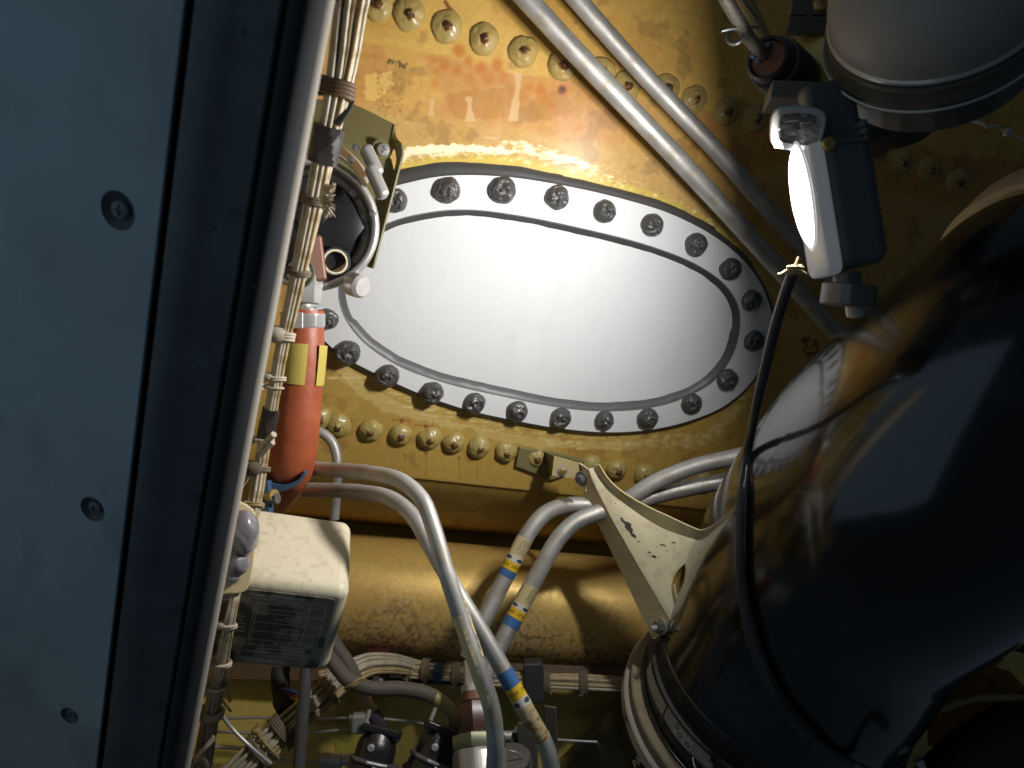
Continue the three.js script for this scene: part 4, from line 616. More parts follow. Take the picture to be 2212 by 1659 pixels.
{
  const d = V(0.06, 1, 0.02); part('hex_body', hexNut(0.0125, 0.022, P(659, 655, 0.6), d), M.aluBare, fit); part('neck', lathe([[0.008, 0], [0.0105, 0.0006], [0.0112, 0.003], [0.009, 0.0042], [0.0075, 0.0042], [0.0075, 0.009]], P(657, 674, 0.6), d, 40), M.steel, fit);
  part('copper_elbow', box(0.021, 0.036, 0.018, 0.003, P(668, 560, 0.598), V(1, 0.15, -0.5), V(-0.1, 1, 0.1)), M.copper, fit);
  part('end_cap', lathe([[0, 0], [0.0078, 0], [0.0085, 0.001], [0.0085, 0.008], [0.007, 0.0105], [0, 0.011]], P(652, 590, 0.588), V(-0.25, 0.1, 1), 36), M.aluBare, fit); part('green_washer', lathe([[0.009, 0], [0.0108, 0.0004], [0.0108, 0.0026], [0.008, 0.003]], P(653, 592, 0.588), V(-0.25, 0.1, 1), 36), M.greenAnod, fit);
}
const clip = thing('blue_clamp', 'blue loop clamp holding the lower end of the orange sleeve', 'clamp');
{
  const L = [[566, 1010], [570, 1032], [585, 1043], [605, 1048], [628, 1044], [646, 1034], [658, 1016]].map(([x, y]) => P(x, y, 0.594)), L2 = [[566, 1022], [571, 1046], [584, 1058], [604, 1062], [626, 1056], [646, 1043], [658, 1022]].map(([x, y]) => P(x, y, 0.594));
  part('clamp_loop', sheet(L, L2, 0.008), M.blue, clip); part('clamp_leg', box(0.0085, 0.026, 0.009, 0.001, P(574, 1075, 0.592), V(1, 0.05, 0), V(-0.12, 1, 0)), M.blue, clip);
  part('bolt', hexNut(0.0045, 0.006, P(586, 1078, 0.59), V(1, 0.1, 0.3)), M.darkSteel, clip); part('spacer', cyl(P(580, 1072, 0.592), P(594, 1071, 0.589), 0.0052), M.brass, clip);
}

// ================================================================ ivory control box with its placard
const RB = V(0.941, -0.192, -0.275), TB = V(-0.162, 0.459, -0.872).normalize(), QB = RB.clone().cross(TB).normalize();   // along the ridge, into the depth, up
const ctl = thing('control_box', 'ivory rounded control box with a black instruction placard on its shaded face', 'control box');
{
  const w = 0.094, dep = 0.081, h = 0.08, ridge = P(757, 1278, 0.53), ctr = ridge.clone().addScaledVector(RB, -w / 2).addScaledVector(TB, dep / 2).addScaledVector(QB, -h / 2);
  part('case', uvBox(new RoundedBoxGeometry(w, h, dep, 6, 0.0085)).applyMatrix4(new THREE.Matrix4().makeBasis(RB, QB, RB.clone().cross(QB)).setPosition(ctr)), M.ivory, ctl);
  const c = canvas(1024, 800), g = c.getContext('2d'), im = g.createImageData(1024, 800); for (let y = 0; y < 800; y++) for (let x = 0; x < 1024; x++) { const n = fbm(x / 90, y / 90, 1e6, 5, 7), s = sstep(0.5, 0.56, fbm(x / 200 + 3, y / 200, 1e6, 3, 23)), q = mixc([128 + 26 * n, 121 + 24 * n, 106 + 22 * n], [86, 81, 72], s), i = (y * 1024 + x) * 4; im.data.set([q[0], q[1], q[2], 255], i); } g.putImageData(im, 0, 0);
  g.translate(1024, 800); g.rotate(Math.PI); g.strokeStyle = g.fillStyle = '#e2dac2'; g.lineWidth = 4;
  const ln = (a, b, x, y) => { g.beginPath(); g.moveTo(a, b); g.lineTo(x, y); g.stroke(); }, tx = (t, x, y, s = 30, b = '') => { g.font = b + s + 'px sans-serif'; g.fillText(t, x, y); };
  tx('TEST INSTRUCTIONS', 300, 50, 36, 'bold '); ln(300, 60, 690, 60); tx('1. Set PACK SWITCH to DET', 110, 110, 30); tx('2. Rotate CFT SWITCH to each test position', 110, 150, 30); tx('and check fault lamp indication.', 150, 190, 30);
  ln(60, 215, 980, 215); tx('POSN', 80, 255, 28, 'bold '); tx('GO', 400, 255, 28, 'bold '); tx('NO GO', 740, 255, 28, 'bold '); ln(60, 275, 980, 275);
  for (const y of [370, 470, 570, 670]) ln(60, y, 640, y); ln(200, 215, 200, 720); ln(640, 215, 640, 720); ln(664, 300, 664, 640); ln(664, 300, 648, 300); ln(664, 640, 648, 640); ln(60, 670, 980, 670); ln(60, 215, 60, 720); ln(980, 215, 980, 720); ln(60, 720, 980, 720);
  tx('Valve 35° VALVE', 240, 330, 28); tx('does not move', 240, 360, 26); tx('35° VALVE', 240, 425, 28); tx('Check ACM, repeat', 240, 520, 28); tx('TEMP. VALVE', 240, 550, 26); tx('35° VALVE does not move', 230, 620, 26);
  tx('Replace 35°', 700, 360, 32); tx('CONTROL', 710, 405, 34, 'bold '); tx('and repeat', 710, 445, 30); tx('test at', 735, 485, 30); tx('POSN 1', 720, 525, 32); tx('SYSTEM O.K.', 700, 705, 28); tx('All positions clear', 260, 705, 28); tx('AIR CONDITIONING CONTROL', 260, 765, 32, 'bold ');
  const plate = new RoundedBoxGeometry(1, 1, 1, 2, 0.02); const FP = new Frame(ctr.clone().addScaledVector(TB, -dep / 2), TB.clone().negate(), QB);
  const pw = 0.080, ph = 0.067, s = new THREE.Shape(), r = 0.004, x0 = -pw / 2 - 0.0015, y0 = -ph / 2 - 0.001; s.moveTo(x0 + r, y0); s.lineTo(x0 + pw - r, y0); s.quadraticCurveTo(x0 + pw, y0, x0 + pw, y0 + r); s.lineTo(x0 + pw, y0 + ph - r); s.quadraticCurveTo(x0 + pw, y0 + ph, x0 + pw - r, y0 + ph); s.lineTo(x0 + r, y0 + ph); s.quadraticCurveTo(x0, y0 + ph, x0, y0 + ph - r); s.lineTo(x0, y0 + r); s.quadraticCurveTo(x0, y0, x0 + r, y0);
  const gp = new THREE.ExtrudeGeometry(s, { depth: 0.0006, bevelEnabled: false, curveSegments: 8 }), p = gp.attributes.position, uv = gp.attributes.uv; for (let i = 0; i < p.count; i++) uv.setXY(i, (p.getX(i) - x0) / pw, (p.getY(i) - y0) / ph);
  gp.translate(0, 0, 0.0002).applyMatrix4(FP.m()); part('instruction_placard', gp, std({ map: texFrom(c), roughness: 0.4 }), ctl);
}
const pot = thing('potted_connector', 'ivory plate carrying a glossy blob of grey potting compound beside the door frame', 'connector');
{
  const F = new Frame(P(515, 1190, 0.505), V(0.5, -0.12, 1));
  part('mount_plate', slab(F, loop2(px2(F, [[440, 1090], [520, 1085], [552, 1110], [553, 1160], [541, 1255], [530, 1278], [500, 1283], [420, 1270]]), 60), -0.003, 0.003, { bevel: 0.001 }), M.cream, pot);
  const blobG = (x, y, sx, sy, sz, sd) => { const g = new THREE.SphereGeometry(1, 48, 36), p = g.attributes.position; for (let i = 0; i < p.count; i++) { const q = V().fromBufferAttribute(p, i), k = 1 + 0.22 * (fbm(q.x * 1.6 + 8, q.y * 1.6 + q.z + 8, 1e6, 3, sd) - 0.5); p.setXYZ(i, q.x * k * sx, q.y * k * sy, q.z * k * sz); } g.computeVertexNormals(); const [a, b] = F.loc(x, y); return g.rotateZ(0.06).applyMatrix4(F.m().multiply(new THREE.Matrix4().makeTranslation(a, b, 0.0005))); };
  part('potting_blob', [blobG(524, 1150, 0.0105, 0.0155, 0.012, 4), blobG(509, 1215, 0.0085, 0.0095, 0.009, 9), blobG(499, 1245, 0.006, 0.005, 0.006, 14)], phy({ color: rgb(0.17, 0.16, 0.17), roughness: 0.4, clearcoat: 1, clearcoatRoughness: 0.12 }), pot);
}
part('rod_shaft', tube([P(664, 1400, 0.745), P(657, 1500, 0.74), P(648, 1620, 0.735), P(641, 1720, 0.73)], 0.0058, { rad: 24 }), M.darkSteel, thing('dark_rod', 'dark steel rod hanging straight down below the control box', 'rod'));
const pig = thing('wire_pigtail', 'short dark sleeve with blue, red and yellow wires coming out below the control box', 'wires');
part('dark_sleeve', tube([P(606, 1440, 0.79), P(605, 1470, 0.785), P(608, 1500, 0.78), P(616, 1535, 0.77)], 0.0095, { rad: 20, wob: 0.004 }), M.rubber, pig);
[[M.wireBlue, 0], [M.wireRed, 7], [M.wireYellow, 15], [M.wire, 21]].forEach(([m, o]) => part('wire', tube([P(606, 1487 + o, 0.775), P(626, 1492 + o, 0.775), P(648, 1499 + o, 0.775), P(676, 1510 + o * 0.8, 0.78)], 0.0016, { rad: 9, seg: 40 }), m, pig));

// ================================================================ braided hoses and their black plugs
const braided = (pts, tb, r, label) => { const t = thing('braided_cable', label, 'cable', 'braided cables behind the control box'); part('jacket', tube(pts, r * 0.88, { seg: 160, rad: 24 }), M.tan, t); const n = Math.round(pts.length), c = new THREE.CatmullRomCurve3(pts, false, 'centripetal'), q = []; for (let i = 0; i <= 30; i++) q.push(c.getPointAt(tb * i / 30)); part('metal_braid', tube(q, r, { seg: 200, rad: 26, wob: 0.0006 }), M.braid, t); return { t, c, pts }; };
const hA = [P(690, 1395, 0.74), P(718, 1428, 0.735), P(752, 1468, 0.725), P(800, 1487, 0.72), P(868, 1488, 0.72), P(925, 1500, 0.72), P(962, 1522, 0.72), P(982, 1550, 0.72), P(978, 1590, 0.725)];
const A = braided(hA, near(hA, 940, 1506), 0.0069, 'grey braided cable arching right to the second black plug');
const hB = [P(700, 1360, 0.755), P(728, 1400, 0.75), P(755, 1440, 0.745), P(772, 1480, 0.74), P(790, 1515, 0.735), P(812, 1552, 0.73), P(826, 1590, 0.73)];
const B = braided(hB, near(hB, 775, 1484), 0.0069, 'grey braided cable with tan jacket dropping to the left black plug');
part('purple_sleeve', band(hB, near(hB, 806, 1540), 1, 0.0067, { jag: 0.005 }), std({ color: rgb(0.055, 0.035, 0.06), roughness: 0.7, bumpMap: T.braid, bumpScale: 0.0006 }), B.t);
part('cord_tie', tube([P(744, 1487, 0.716), P(760, 1479, 0.713), P(774, 1467, 0.716), P(786, 1468, 0.724), P(765, 1480, 0.735), P(748, 1490, 0.726), P(762, 1484, 0.713), P(778, 1472, 0.714)], 0.0012, { rad: 7 }), M.tan, A.t);
function backshell(topX, topY, botX, botY, d, name, label) {
  const t = thing('cable_plug', label, 'plug', 'black cable plugs at the bottom'), a = P(topX, topY, d), b = P(botX, botY, d - 0.012), ax = a.clone().sub(b).normalize(), at = (s) => a.clone().addScaledVector(ax, -s), sd = ax.clone().cross(V(0, 0, 1)).normalize(), fr = sd.clone().cross(ax).normalize(); if (fr.z < 0) fr.negate();
  part('plug_shell', lathe([[0.0125, -0.002], [0.0135, 0.001], [0.0145, 0.004], [0.0172, 0.007], [0.0186, 0.014], [0.0186, 0.026], [0.0205, 0.027], [0.0212, 0.029], [0.0212, 0.06], [0, 0.06]].map(([r, s]) => [r, -s]), a, ax, 60), M.blackPlastic, t);
  part('coupling_ring', lathe([[0.0188, 0.022], [0.0222, 0.0225], [0.0228, 0.024], [0.0222, 0.0258], [0.0188, 0.0262]].map(([r, s]) => [r, -s]), a, ax, 60), M.darkSteel, t); part('coupling_ring', lathe([[0.021, 0.035], [0.0236, 0.0355], [0.024, 0.037], [0.0236, 0.0385], [0.021, 0.039]].map(([r, s]) => [r, -s]), a, ax, 60), M.blackPlastic, t);
  for (const s of [-1, 1]) { part('saddle_bar', box(0.036, 0.0068, 0.008, 0.002, at(-0.001).addScaledVector(fr, s * 0.0095).addScaledVector(ax, s * 0.002), sd, ax), M.blackPlastic, t); }
  for (const s of [-1, 1]) { const o = at(-0.001).addScaledVector(sd, s * 0.0155); part('saddle_screw', stud(o.clone().addScaledVector(ax, 0).addScaledVector(fr, 0.001), s > 0 ? ax.clone().negate() : ax, 0.0022, 0.016), M.steel, t); part('saddle_post', cyl(o.clone().addScaledVector(fr, -0.012), o.clone().addScaledVector(fr, 0.012), 0.0042), M.blackPlastic, t); }
  part('shell_screw', screw(at(0.012).addScaledVector(fr, 0.0178).addScaledVector(sd, -0.004), fr, 0.0034), M.steel, t); part('lock_tab', box(0.003, 0.005, 0.0015, 0.0004, at(0.0285).addScaledVector(fr, 0.0215).addScaledVector(sd, 0.003), sd, ax), M.steel, t);
  return t;
}
backshell(822, 1584, 800, 1668, 0.715, 'cable_plug', 'left black cable plug with saddle clamp, under the purple sleeve');
backshell(958, 1584, 925, 1668, 0.71, 'cable_plug', 'right black cable plug with saddle clamp, next to the red fitting');

// ================================================================ red hydraulic fitting, silver cap, control cables
const red = thing('hydraulic_fitting', 'dark red and clear banded hydraulic fitting rising from a green hex nut', 'fitting');
{
  const o = P(1038, 1650, 0.655), d = P(1028, 1480, 0.69).sub(o).normalize(), at = (s) => o.clone().addScaledVector(d, s);
  part('cylinder', lathe([[0.0235, -0.05], [0.0235, 0.008], [0.022, 0.0105], [0.012, 0.011]], o, d, 60), std({ color: rgb(0.3, 0.29, 0.26), metalness: 0.5, roughness: 0.6, roughnessMap: T.scuff }), red); part('green_nut', hexNut(0.0235, 0.0125, at(0.0105), d), M.greenAnod, red);
  part('red_nut', hexNut(0.0155, 0.026, at(0.0232), d), M.darkRed, red); part('collar', lathe([[0.0125, 0], [0.0135, 0.001], [0.0135, 0.007], [0.0115, 0.012], [0.0105, 0.012]], at(0.0492), d, 40), M.copper, red);
  part('clear_sleeve', lathe([[0.0118, 0], [0.0135, 0.0005], [0.0135, 0.006], [0.011, 0.0075], [0.0105, 0.028], [0, 0.029]], at(0.057), d, 40), M.steel, red);
}
const cap = thing('filler_cap', 'small silver ribbed cap between the two big tubes at the bottom', 'cap');
{ const o = P(1106, 1672, 0.7), d = V(-0.02, 1, 0.25); part('cap_body', lathe([[0.0165, -0.03], [0.0165, 0.006], [0.0185, 0.0065], [0.019, 0.008], [0.019, 0.0125], [0.0178, 0.014], [0.0178, 0.0185], [0.0165, 0.02], [0, 0.0205]], o, d, 60), M.darkSteel, cap); part('wire_loop', tube([P(1086, 1627, 0.69), P(1100, 1622, 0.685), P(1116, 1626, 0.685), P(1128, 1636, 0.69)], 0.0009, { rad: 7 }), M.steel, cap); }
const wirec = (label, pts, r, ends) => { const t = thing('control_cable', label, 'cable', 'thin steel control cables on the yellow web'); part('strand', tube(pts, r, { seg: 120, rad: 10 }), M.steel, t); for (const [x, y, x2, y2, d, rad] of ends) { part('end_barrel', cyl(P(x, y, d), P(x2, y2, d), rad), M.aluBare, t); } return t; };
wirec('upper control cable lying straight across the yellow web', [P(470, 1552, 0.86), P(560, 1550, 0.86), P(690, 1551, 0.858), P(790, 1551, 0.855), P(880, 1558, 0.855), P(930, 1566, 0.855)], 0.0016, [[756, 1551, 790, 1551, 0.855, 0.006]]);
wirec('middle brown control cable under the upper one', [P(440, 1580, 0.865), P(560, 1584, 0.865), P(660, 1583, 0.865), P(760, 1574, 0.866)], 0.0016, []);
wirec('lowest control cable sagging to a silver barrel left of the plug', [P(430, 1612, 0.8), P(500, 1615, 0.8), P(560, 1622, 0.79), P(620, 1640, 0.785), P(700, 1644, 0.78), P(722, 1644, 0.775)], 0.002, [[694, 1643, 738, 1644, 0.775, 0.0072], [738, 1644, 756, 1640, 0.775, 0.005]]);
wirec('slanting dark control cable crossing behind the white wire bundle', [P(462, 1520, 0.7), P(500, 1572, 0.705), P(540, 1612, 0.705), P(585, 1650, 0.71)], 0.0019, []);
wirec('short control cable between the big tubes at the right', [P(1060, 1588, 0.8), P(1105, 1590, 0.8), P(1200, 1598, 0.82), P(1330, 1605, 0.83)], 0.0016, [[1082, 1589, 1112, 1590, 0.798, 0.005]]);
const brk = thing('cable_bracket', 'small grey cable bracket with a slotted screw behind the left plug', 'bracket');
part('bracket_arm', [box(0.012, 0.062, 0.012, 0.004, P(797, 1600, 0.84), V(1, 0, 0), V(-0.25, 1, 0)), box(0.03, 0.022, 0.012, 0.004, P(789, 1562, 0.838), V(1, 0, 0), V(0, 1, 0)), box(0.018, 0.006, 0.01, 0.002, P(790, 1545, 0.838), V(1, 0.1, 0), V(0, 1, 0))], M.aluBare, brk); part('screw', screw(P(790, 1572, 0.832), V(0, 0, 1), 0.0075, true), M.steel, brk);
const pul = thing('pulley_bracket', 'grey pulley bracket partly hidden behind the banded rear tube', 'bracket');
part('bracket_cheek', [box(0.012, 0.085, 0.003, 0.001, P(1192, 1620, 0.72), V(0.9, 0, 0.4), V(-0.22, 1, 0)), box(0.02, 0.05, 0.004, 0.001, P(1140, 1615, 0.76), V(1, 0, 0), V(-0.4, 1, 0))], M.greyBracket, pul); part('pulley_wheel', lathe([[0.004, -0.004], [0.014, -0.004], [0.016, -0.003], [0.0135, 0], [0.016, 0.003], [0.014, 0.004], [0.004, 0.004]], P(1130, 1600, 0.775), V(0.8, 0.2, 0.6), 40), M.greyBracket, pul);

// ================================================================ ivory gusset and the small bracket it hangs on
const gus = thing('gusset_bracket', 'cream painted triangular gusset bracket with chipped paint between the skin and the black duct', 'bracket');
{
  const g1 = P(1270, 1012, 0.765), g2 = P(1440, 1362, 0.745), g3 = P(1508, 1164, 0.735), n = g2.clone().sub(g1).cross(g3.clone().sub(g1)).normalize(); if (n.z < 0) n.negate();
  const F = new Frame(g1, n), pts = [[1271, 1012], [1281, 1010], [1296, 1032], [1318, 1058], [1347, 1086], [1388, 1116], [1431, 1141], [1470, 1156], [1508, 1167], [1500, 1186], [1484, 1214], [1466, 1230], [1456, 1246], [1450, 1264], [1451, 1284], [1456, 1304], [1461, 1330], [1458, 1349], [1452, 1349], [1380, 1225], [1320, 1118], [1280, 1040]];
  const hole = new THREE.Path(); { const [a, b] = F.loc(1413, 1203); hole.absellipse(a, b, 0.0027, 0.0015, 0, 6.2832, true, -0.3); }
  const chips = (() => {
    const S = 768, c = canvas(S, S), g = c.getContext('2d'), im = g.createImageData(S, S), q = px2(F, [[1262, 1000], [1520, 1000], [1262, 1400]]);
    for (let y = 0; y < S; y++) for (let x = 0; x < S; x++) { const n1 = fbm(x / 90, y / 90, 1e6, 5, 7), gr = sstep(0.55, 0.75, fbm(x / 30, y / 30, 1e6, 4, 9)), k = mixc([226 - 10 * n1, 214 - 10 * n1, 178 - 12 * n1], [150, 132, 96], gr * 0.2), i = (y * S + x) * 4; im.data.set([k[0], k[1], k[2], 255], i); } g.putImageData(im, 0, 0);
    const x0 = Math.min(...pts.map((p) => F.loc(...p)[0])) - 0.01, y0 = Math.min(...pts.map((p) => F.loc(...p)[1])) - 0.01, sc = 0.2, at = (px, py) => { const [a, b] = F.loc(px, py); return [(a - x0) / sc * S, S - (b - y0) / sc * S]; };
    const chip = (px, py, r, sx = 1, rot = 0) => { const [x, y] = at(px, py); g.save(); g.translate(x, y); g.rotate(rot); g.scale(sx, 1); g.beginPath(); const s = rr(0, 1e4) | 0; for (let i = 0; i < 30; i++) { const a = i / 30 * 6.2832, w = r * (0.5 + fbm(Math.cos(a) * 2.2 + 9, Math.sin(a) * 2.2 + 9, 1e6, 4, s)); g.lineTo(Math.cos(a) * w, Math.sin(a) * w); } g.fill(); g.restore(); };
    g.fillStyle = '#4a4740'; { const o = [[1338, 1118], [1345, 1119], [1347, 1125], [1356, 1127], [1364, 1132], [1363, 1138], [1368, 1146], [1366, 1151], [1376, 1159], [1372, 1163], [1363, 1157], [1359, 1149], [1351, 1141], [1349, 1132], [1342, 1126]]; g.beginPath(); for (let i = 0; i < o.length; i++) { const a = o[i], b = o[(i + 1) % o.length]; for (let k = 0; k < 6; k++) { const [x, y] = at(a[0] + (b[0] - a[0]) * k / 6 + rr(-1.3, 1.3), a[1] + (b[1] - a[1]) * k / 6 + rr(-1.3, 1.3)); g[i + k ? 'lineTo' : 'moveTo'](x, y); } } g.fill(); chip(1381, 1169, 2.4); chip(1334, 1113, 1.6); } g.fillStyle = '#5b4526'; for (const [x, y, r, sx] of [[1403, 1193, 3, 2], [1430, 1177, 3, 3], [1436, 1179, 2.5, 2], [1454, 1172, 3, 2.4], [1460, 1174, 2, 1], [1379, 1171, 2.4, 1], [1420, 1181, 2, 1], [1395, 1196, 2, 1], [1440, 1190, 2, 1], [1488, 1194, 2, 1], [1330, 1087, 1.6, 1.4], [1424, 1203, 1.6, 1], [1488, 1184, 1.4, 1]]) chip(x, y, r, sx);
    const t = texFrom(c); t.repeat.set(1, 1); return { t, x0, y0, sc };
  })();
  const s = new THREE.Shape(px2(F, pts).map(([a, b]) => new THREE.Vector2(a, b))); s.holes.push(hole);
  const gg = new THREE.ExtrudeGeometry(s, { depth: 0.0014, bevelEnabled: true, bevelThickness: 0.0003, bevelSize: 0.0003, bevelOffset: -0.0003, bevelSegments: 2 }), p = gg.attributes.position, uv = gg.attributes.uv; for (let i = 0; i < p.count; i++) uv.setXY(i, (p.getX(i) - chips.x0) / chips.sc, (p.getY(i) - chips.y0) / chips.sc);
  gg.translate(0, 0, -0.0016); part('gusset_plate', toCreasedNormals(gg, 0.5).applyMatrix4(F.m()), std({ map: chips.t, roughness: 0.42, bumpMap: T.fine, bumpScale: 0.00005 }), gus);
  const E = (list, h) => list.map(([x, y]) => F.hit(x, y, h));
  part('long_flange', sheet(E([[1271, 1012], [1280, 1040], [1320, 1118], [1380, 1225], [1420, 1294], [1453, 1350]], -0.0004), E([[1258, 1052], [1263, 1072], [1300, 1150], [1340, 1232], [1376, 1308], [1411, 1382]], -0.017), 0.0015), M.cream, gus);
  part('flange_tip', sheet(E([[1411, 1382], [1418, 1386], [1426, 1386], [1438, 1368]], -0.017), E([[1412, 1380], [1425, 1372], [1438, 1362], [1452, 1350]], -0.004), 0.0015), M.cream, gus);
  part('upper_flange', sheet(E([[1281, 1010], [1296, 1032], [1318, 1058], [1347, 1086], [1388, 1116], [1431, 1141], [1470, 1156], [1508, 1167]], 0), E([[1294, 1004], [1306, 1024], [1322, 1044], [1353, 1069], [1405, 1098], [1440, 1114], [1478, 1132], [1519, 1150]], 0.008), 0.0015), M.cream, gus);
  part('inner_flange', sheet(E([[1450, 1262], [1451, 1284], [1456, 1304], [1461, 1330], [1458, 1349]], 0), E([[1456, 1264], [1459, 1284], [1464, 1304], [1468, 1332], [1462, 1352]], 0.006), 0.0014), M.cream, gus);
  part('side_lobe', sheet(E([[1508, 1167], [1488, 1210], [1474, 1244], [1471, 1270], [1477, 1300]], -0.006), E([[1538, 1150], [1516, 1186], [1492, 1232], [1482, 1266], [1480, 1304]], 0.002), 0.0014), M.cream, gus);
  const nb = F.hit(1430, 1352, -0.006), nd = V(-0.86, -0.05, 0.5); part('bolt_washer', lathe([[0, 0], [0.0078, 0], [0.0078, 0.0014], [0, 0.0014]], nb, nd, 32), M.steel, gus); part('bolt_nut', hexNut(0.0062, 0.006, nb.clone().addScaledVector(nd, 0.0014), nd), M.darkSteel, gus); part('bolt_stud', stud(nb.clone().addScaledVector(nd, 0.007), nd, 0.0029, 0.0065), M.steel, gus);
}
const ang = thing('angle_bracket', 'small pale angle bracket screwed to the skin at the top of the gusset', 'bracket');
{
  const F = new Frame(P(1225, 1010, 0.785), V(0.1, -0.15, 1));
  part('front_plate', slab(F, px2(F, [[1197, 985], [1250, 1000], [1256, 1012], [1258, 1034], [1240, 1034], [1192, 1028]]), -0.0014, 0.0014), std({ map: T.ivory, color: 0xcfc6a6, roughness: 0.45 }), ang);
  part('side_plate', sheet([[1250, 1000], [1256, 1012], [1260, 1034]].map(([x, y]) => F.hit(x, y)), [[1268, 1012], [1274, 1032], [1264, 1062]].map(([x, y]) => F.hit(x, y, 0.014)), 0.0014), M.ivory, ang);
  part('olive_foot', [slab(FW, px2(FW, [[1120, 962], [1200, 974], [1262, 992], [1250, 1012], [1190, 1034], [1112, 1004]]), 0.001, 0.004, { bevel: 0.0012 }), sheet([[1176, 976], [1182, 1000], [1186, 1030]].map(([x, y]) => FW.hit(x, y, 0.005)), [[1197, 985], [1195, 1006], [1192, 1028]].map(([x, y]) => F.hit(x, y, -0.001)), 0.0014)], M.olive, ang);
  part('washer', lathe([[0, 0], [0.0056, 0], [0.0056, 0.001], [0, 0.001]], F.hit(1216, 1017, 0.0002), F.n, 28), M.steel, ang); part('screw', screw(F.hit(1216, 1018, 0.0012), F.n, 0.0038), M.brass, ang);
  const nd = V(-0.7, -0.2, 0.7); part('bolt_head', [lathe([[0, 0], [0.0076, 0], [0.0076, 0.001], [0, 0.001]], P(1257, 1034, 0.755), nd, 28), lathe([[0.0048, 0.001], [0.0048, 0.005], [0.004, 0.0058], [0, 0.006]], P(1257, 1034, 0.755), nd, 24)], M.darkSteel, ang);
}

// ================================================================ the big glossy black duct
const ductSt = [[P(1655, 1515, 0.782), 0.1219], [P(1728, 1378, 0.735), 0.1225], [P(1808, 1236, 0.685), 0.1230], [P(2000, 1030, 0.605), 0.1255], [P(2224, 801, 0.570), 0.1130], [P(2354, 639, 0.585), 0.1055], [P(2465, 505, 0.615), 0.1020]];
const duct = thing('black_duct', 'large glossy black air duct elbow filling the lower right and mirroring the white panel', 'duct');
const ductBody = part('duct_shell', loft(ductSt, 160, 128, (t, a) => 0.0004 * (fbm(Math.cos(a) * 1.5 + 5, t * 6, 1e6, 3, 9) - 0.5)), M.blackGloss, duct);
const RS = 1.15, C0 = ductSt[0][0], AX = ductSt[1][0].clone().sub(C0).normalize(), CAM = V(0, 0, 1), ringAt = (prof, seg = 140) => lathe(prof.map(([r, s]) => [r * RS, s * RS]), C0, AX, seg, true, CAM);
part('collar', ringAt([[0.1, 0.028], [0.1072, 0.029], [0.1078, 0.032], [0.1075, 0.05], [0.103, 0.053]]), M.blackPlastic, duct);
const lower = thing('lower_duct', 'black duct section lettered in white below the clamp ring', 'duct');
const RINGM = basisOf(C0, AX, CAM).multiply(new THREE.Matrix4().makeScale(1.15, 1.15, 1.15));
const LP = (s) => C0.clone().addScaledVector(AX, -s * RS);
const lowSt = [[0.005, 0.106, 0], [0.03, 0.106, 0], [0.06, 0.106, -0.006], [0.1, 0.106, -0.024], [0.16, 0.105, -0.055], [0.24, 0.105, -0.1]].map(([s, r, dx]) => [LP(s).add(V(dx, 0, -dx * 0.4)), r * RS]);
part('duct_shell', loft(lowSt, 60, 110), phy({ color: rgb(0.014, 0.013, 0.012), roughness: 0.35, clearcoat: 0.5, clearcoatRoughness: 0.25 }), lower);
function arcPatch(r, s0, s1, p0, p1, ns = 24, np = 24, uvx) {    // a patch on the duct; angles in degrees, 0 looks at the camera, -90 is the left outline
  const m = RINGM, pos = [], uv = [], idx = [];
  for (let i = 0; i <= ns; i++) for (let j = 0; j <= np; j++) { const s = s0 + (s1 - s0) * i / ns, a = (p0 + (p1 - p0) * j / np) * Math.PI / 180, R = typeof r === 'function' ? r(i / ns, j / np) : r, q = V(Math.sin(a) * R, s, Math.cos(a) * R).applyMatrix4(m); pos.push(q.x, q.y, q.z); uv.push(uvx ? i / ns : s, uvx ? 1 - j / np : a * R); if (i < ns && j < np) { const b = i * (np + 1) + j; idx.push(b, b + 1, b + np + 1, b + 1, b + np + 2, b + np + 1); } }
  const g = new THREE.BufferGeometry(); g.setAttribute('position', new THREE.Float32BufferAttribute(pos, 3)); g.setAttribute('uv', new THREE.Float32BufferAttribute(uv, 2)); g.setIndex(idx); g.computeVertexNormals(); return g;
}
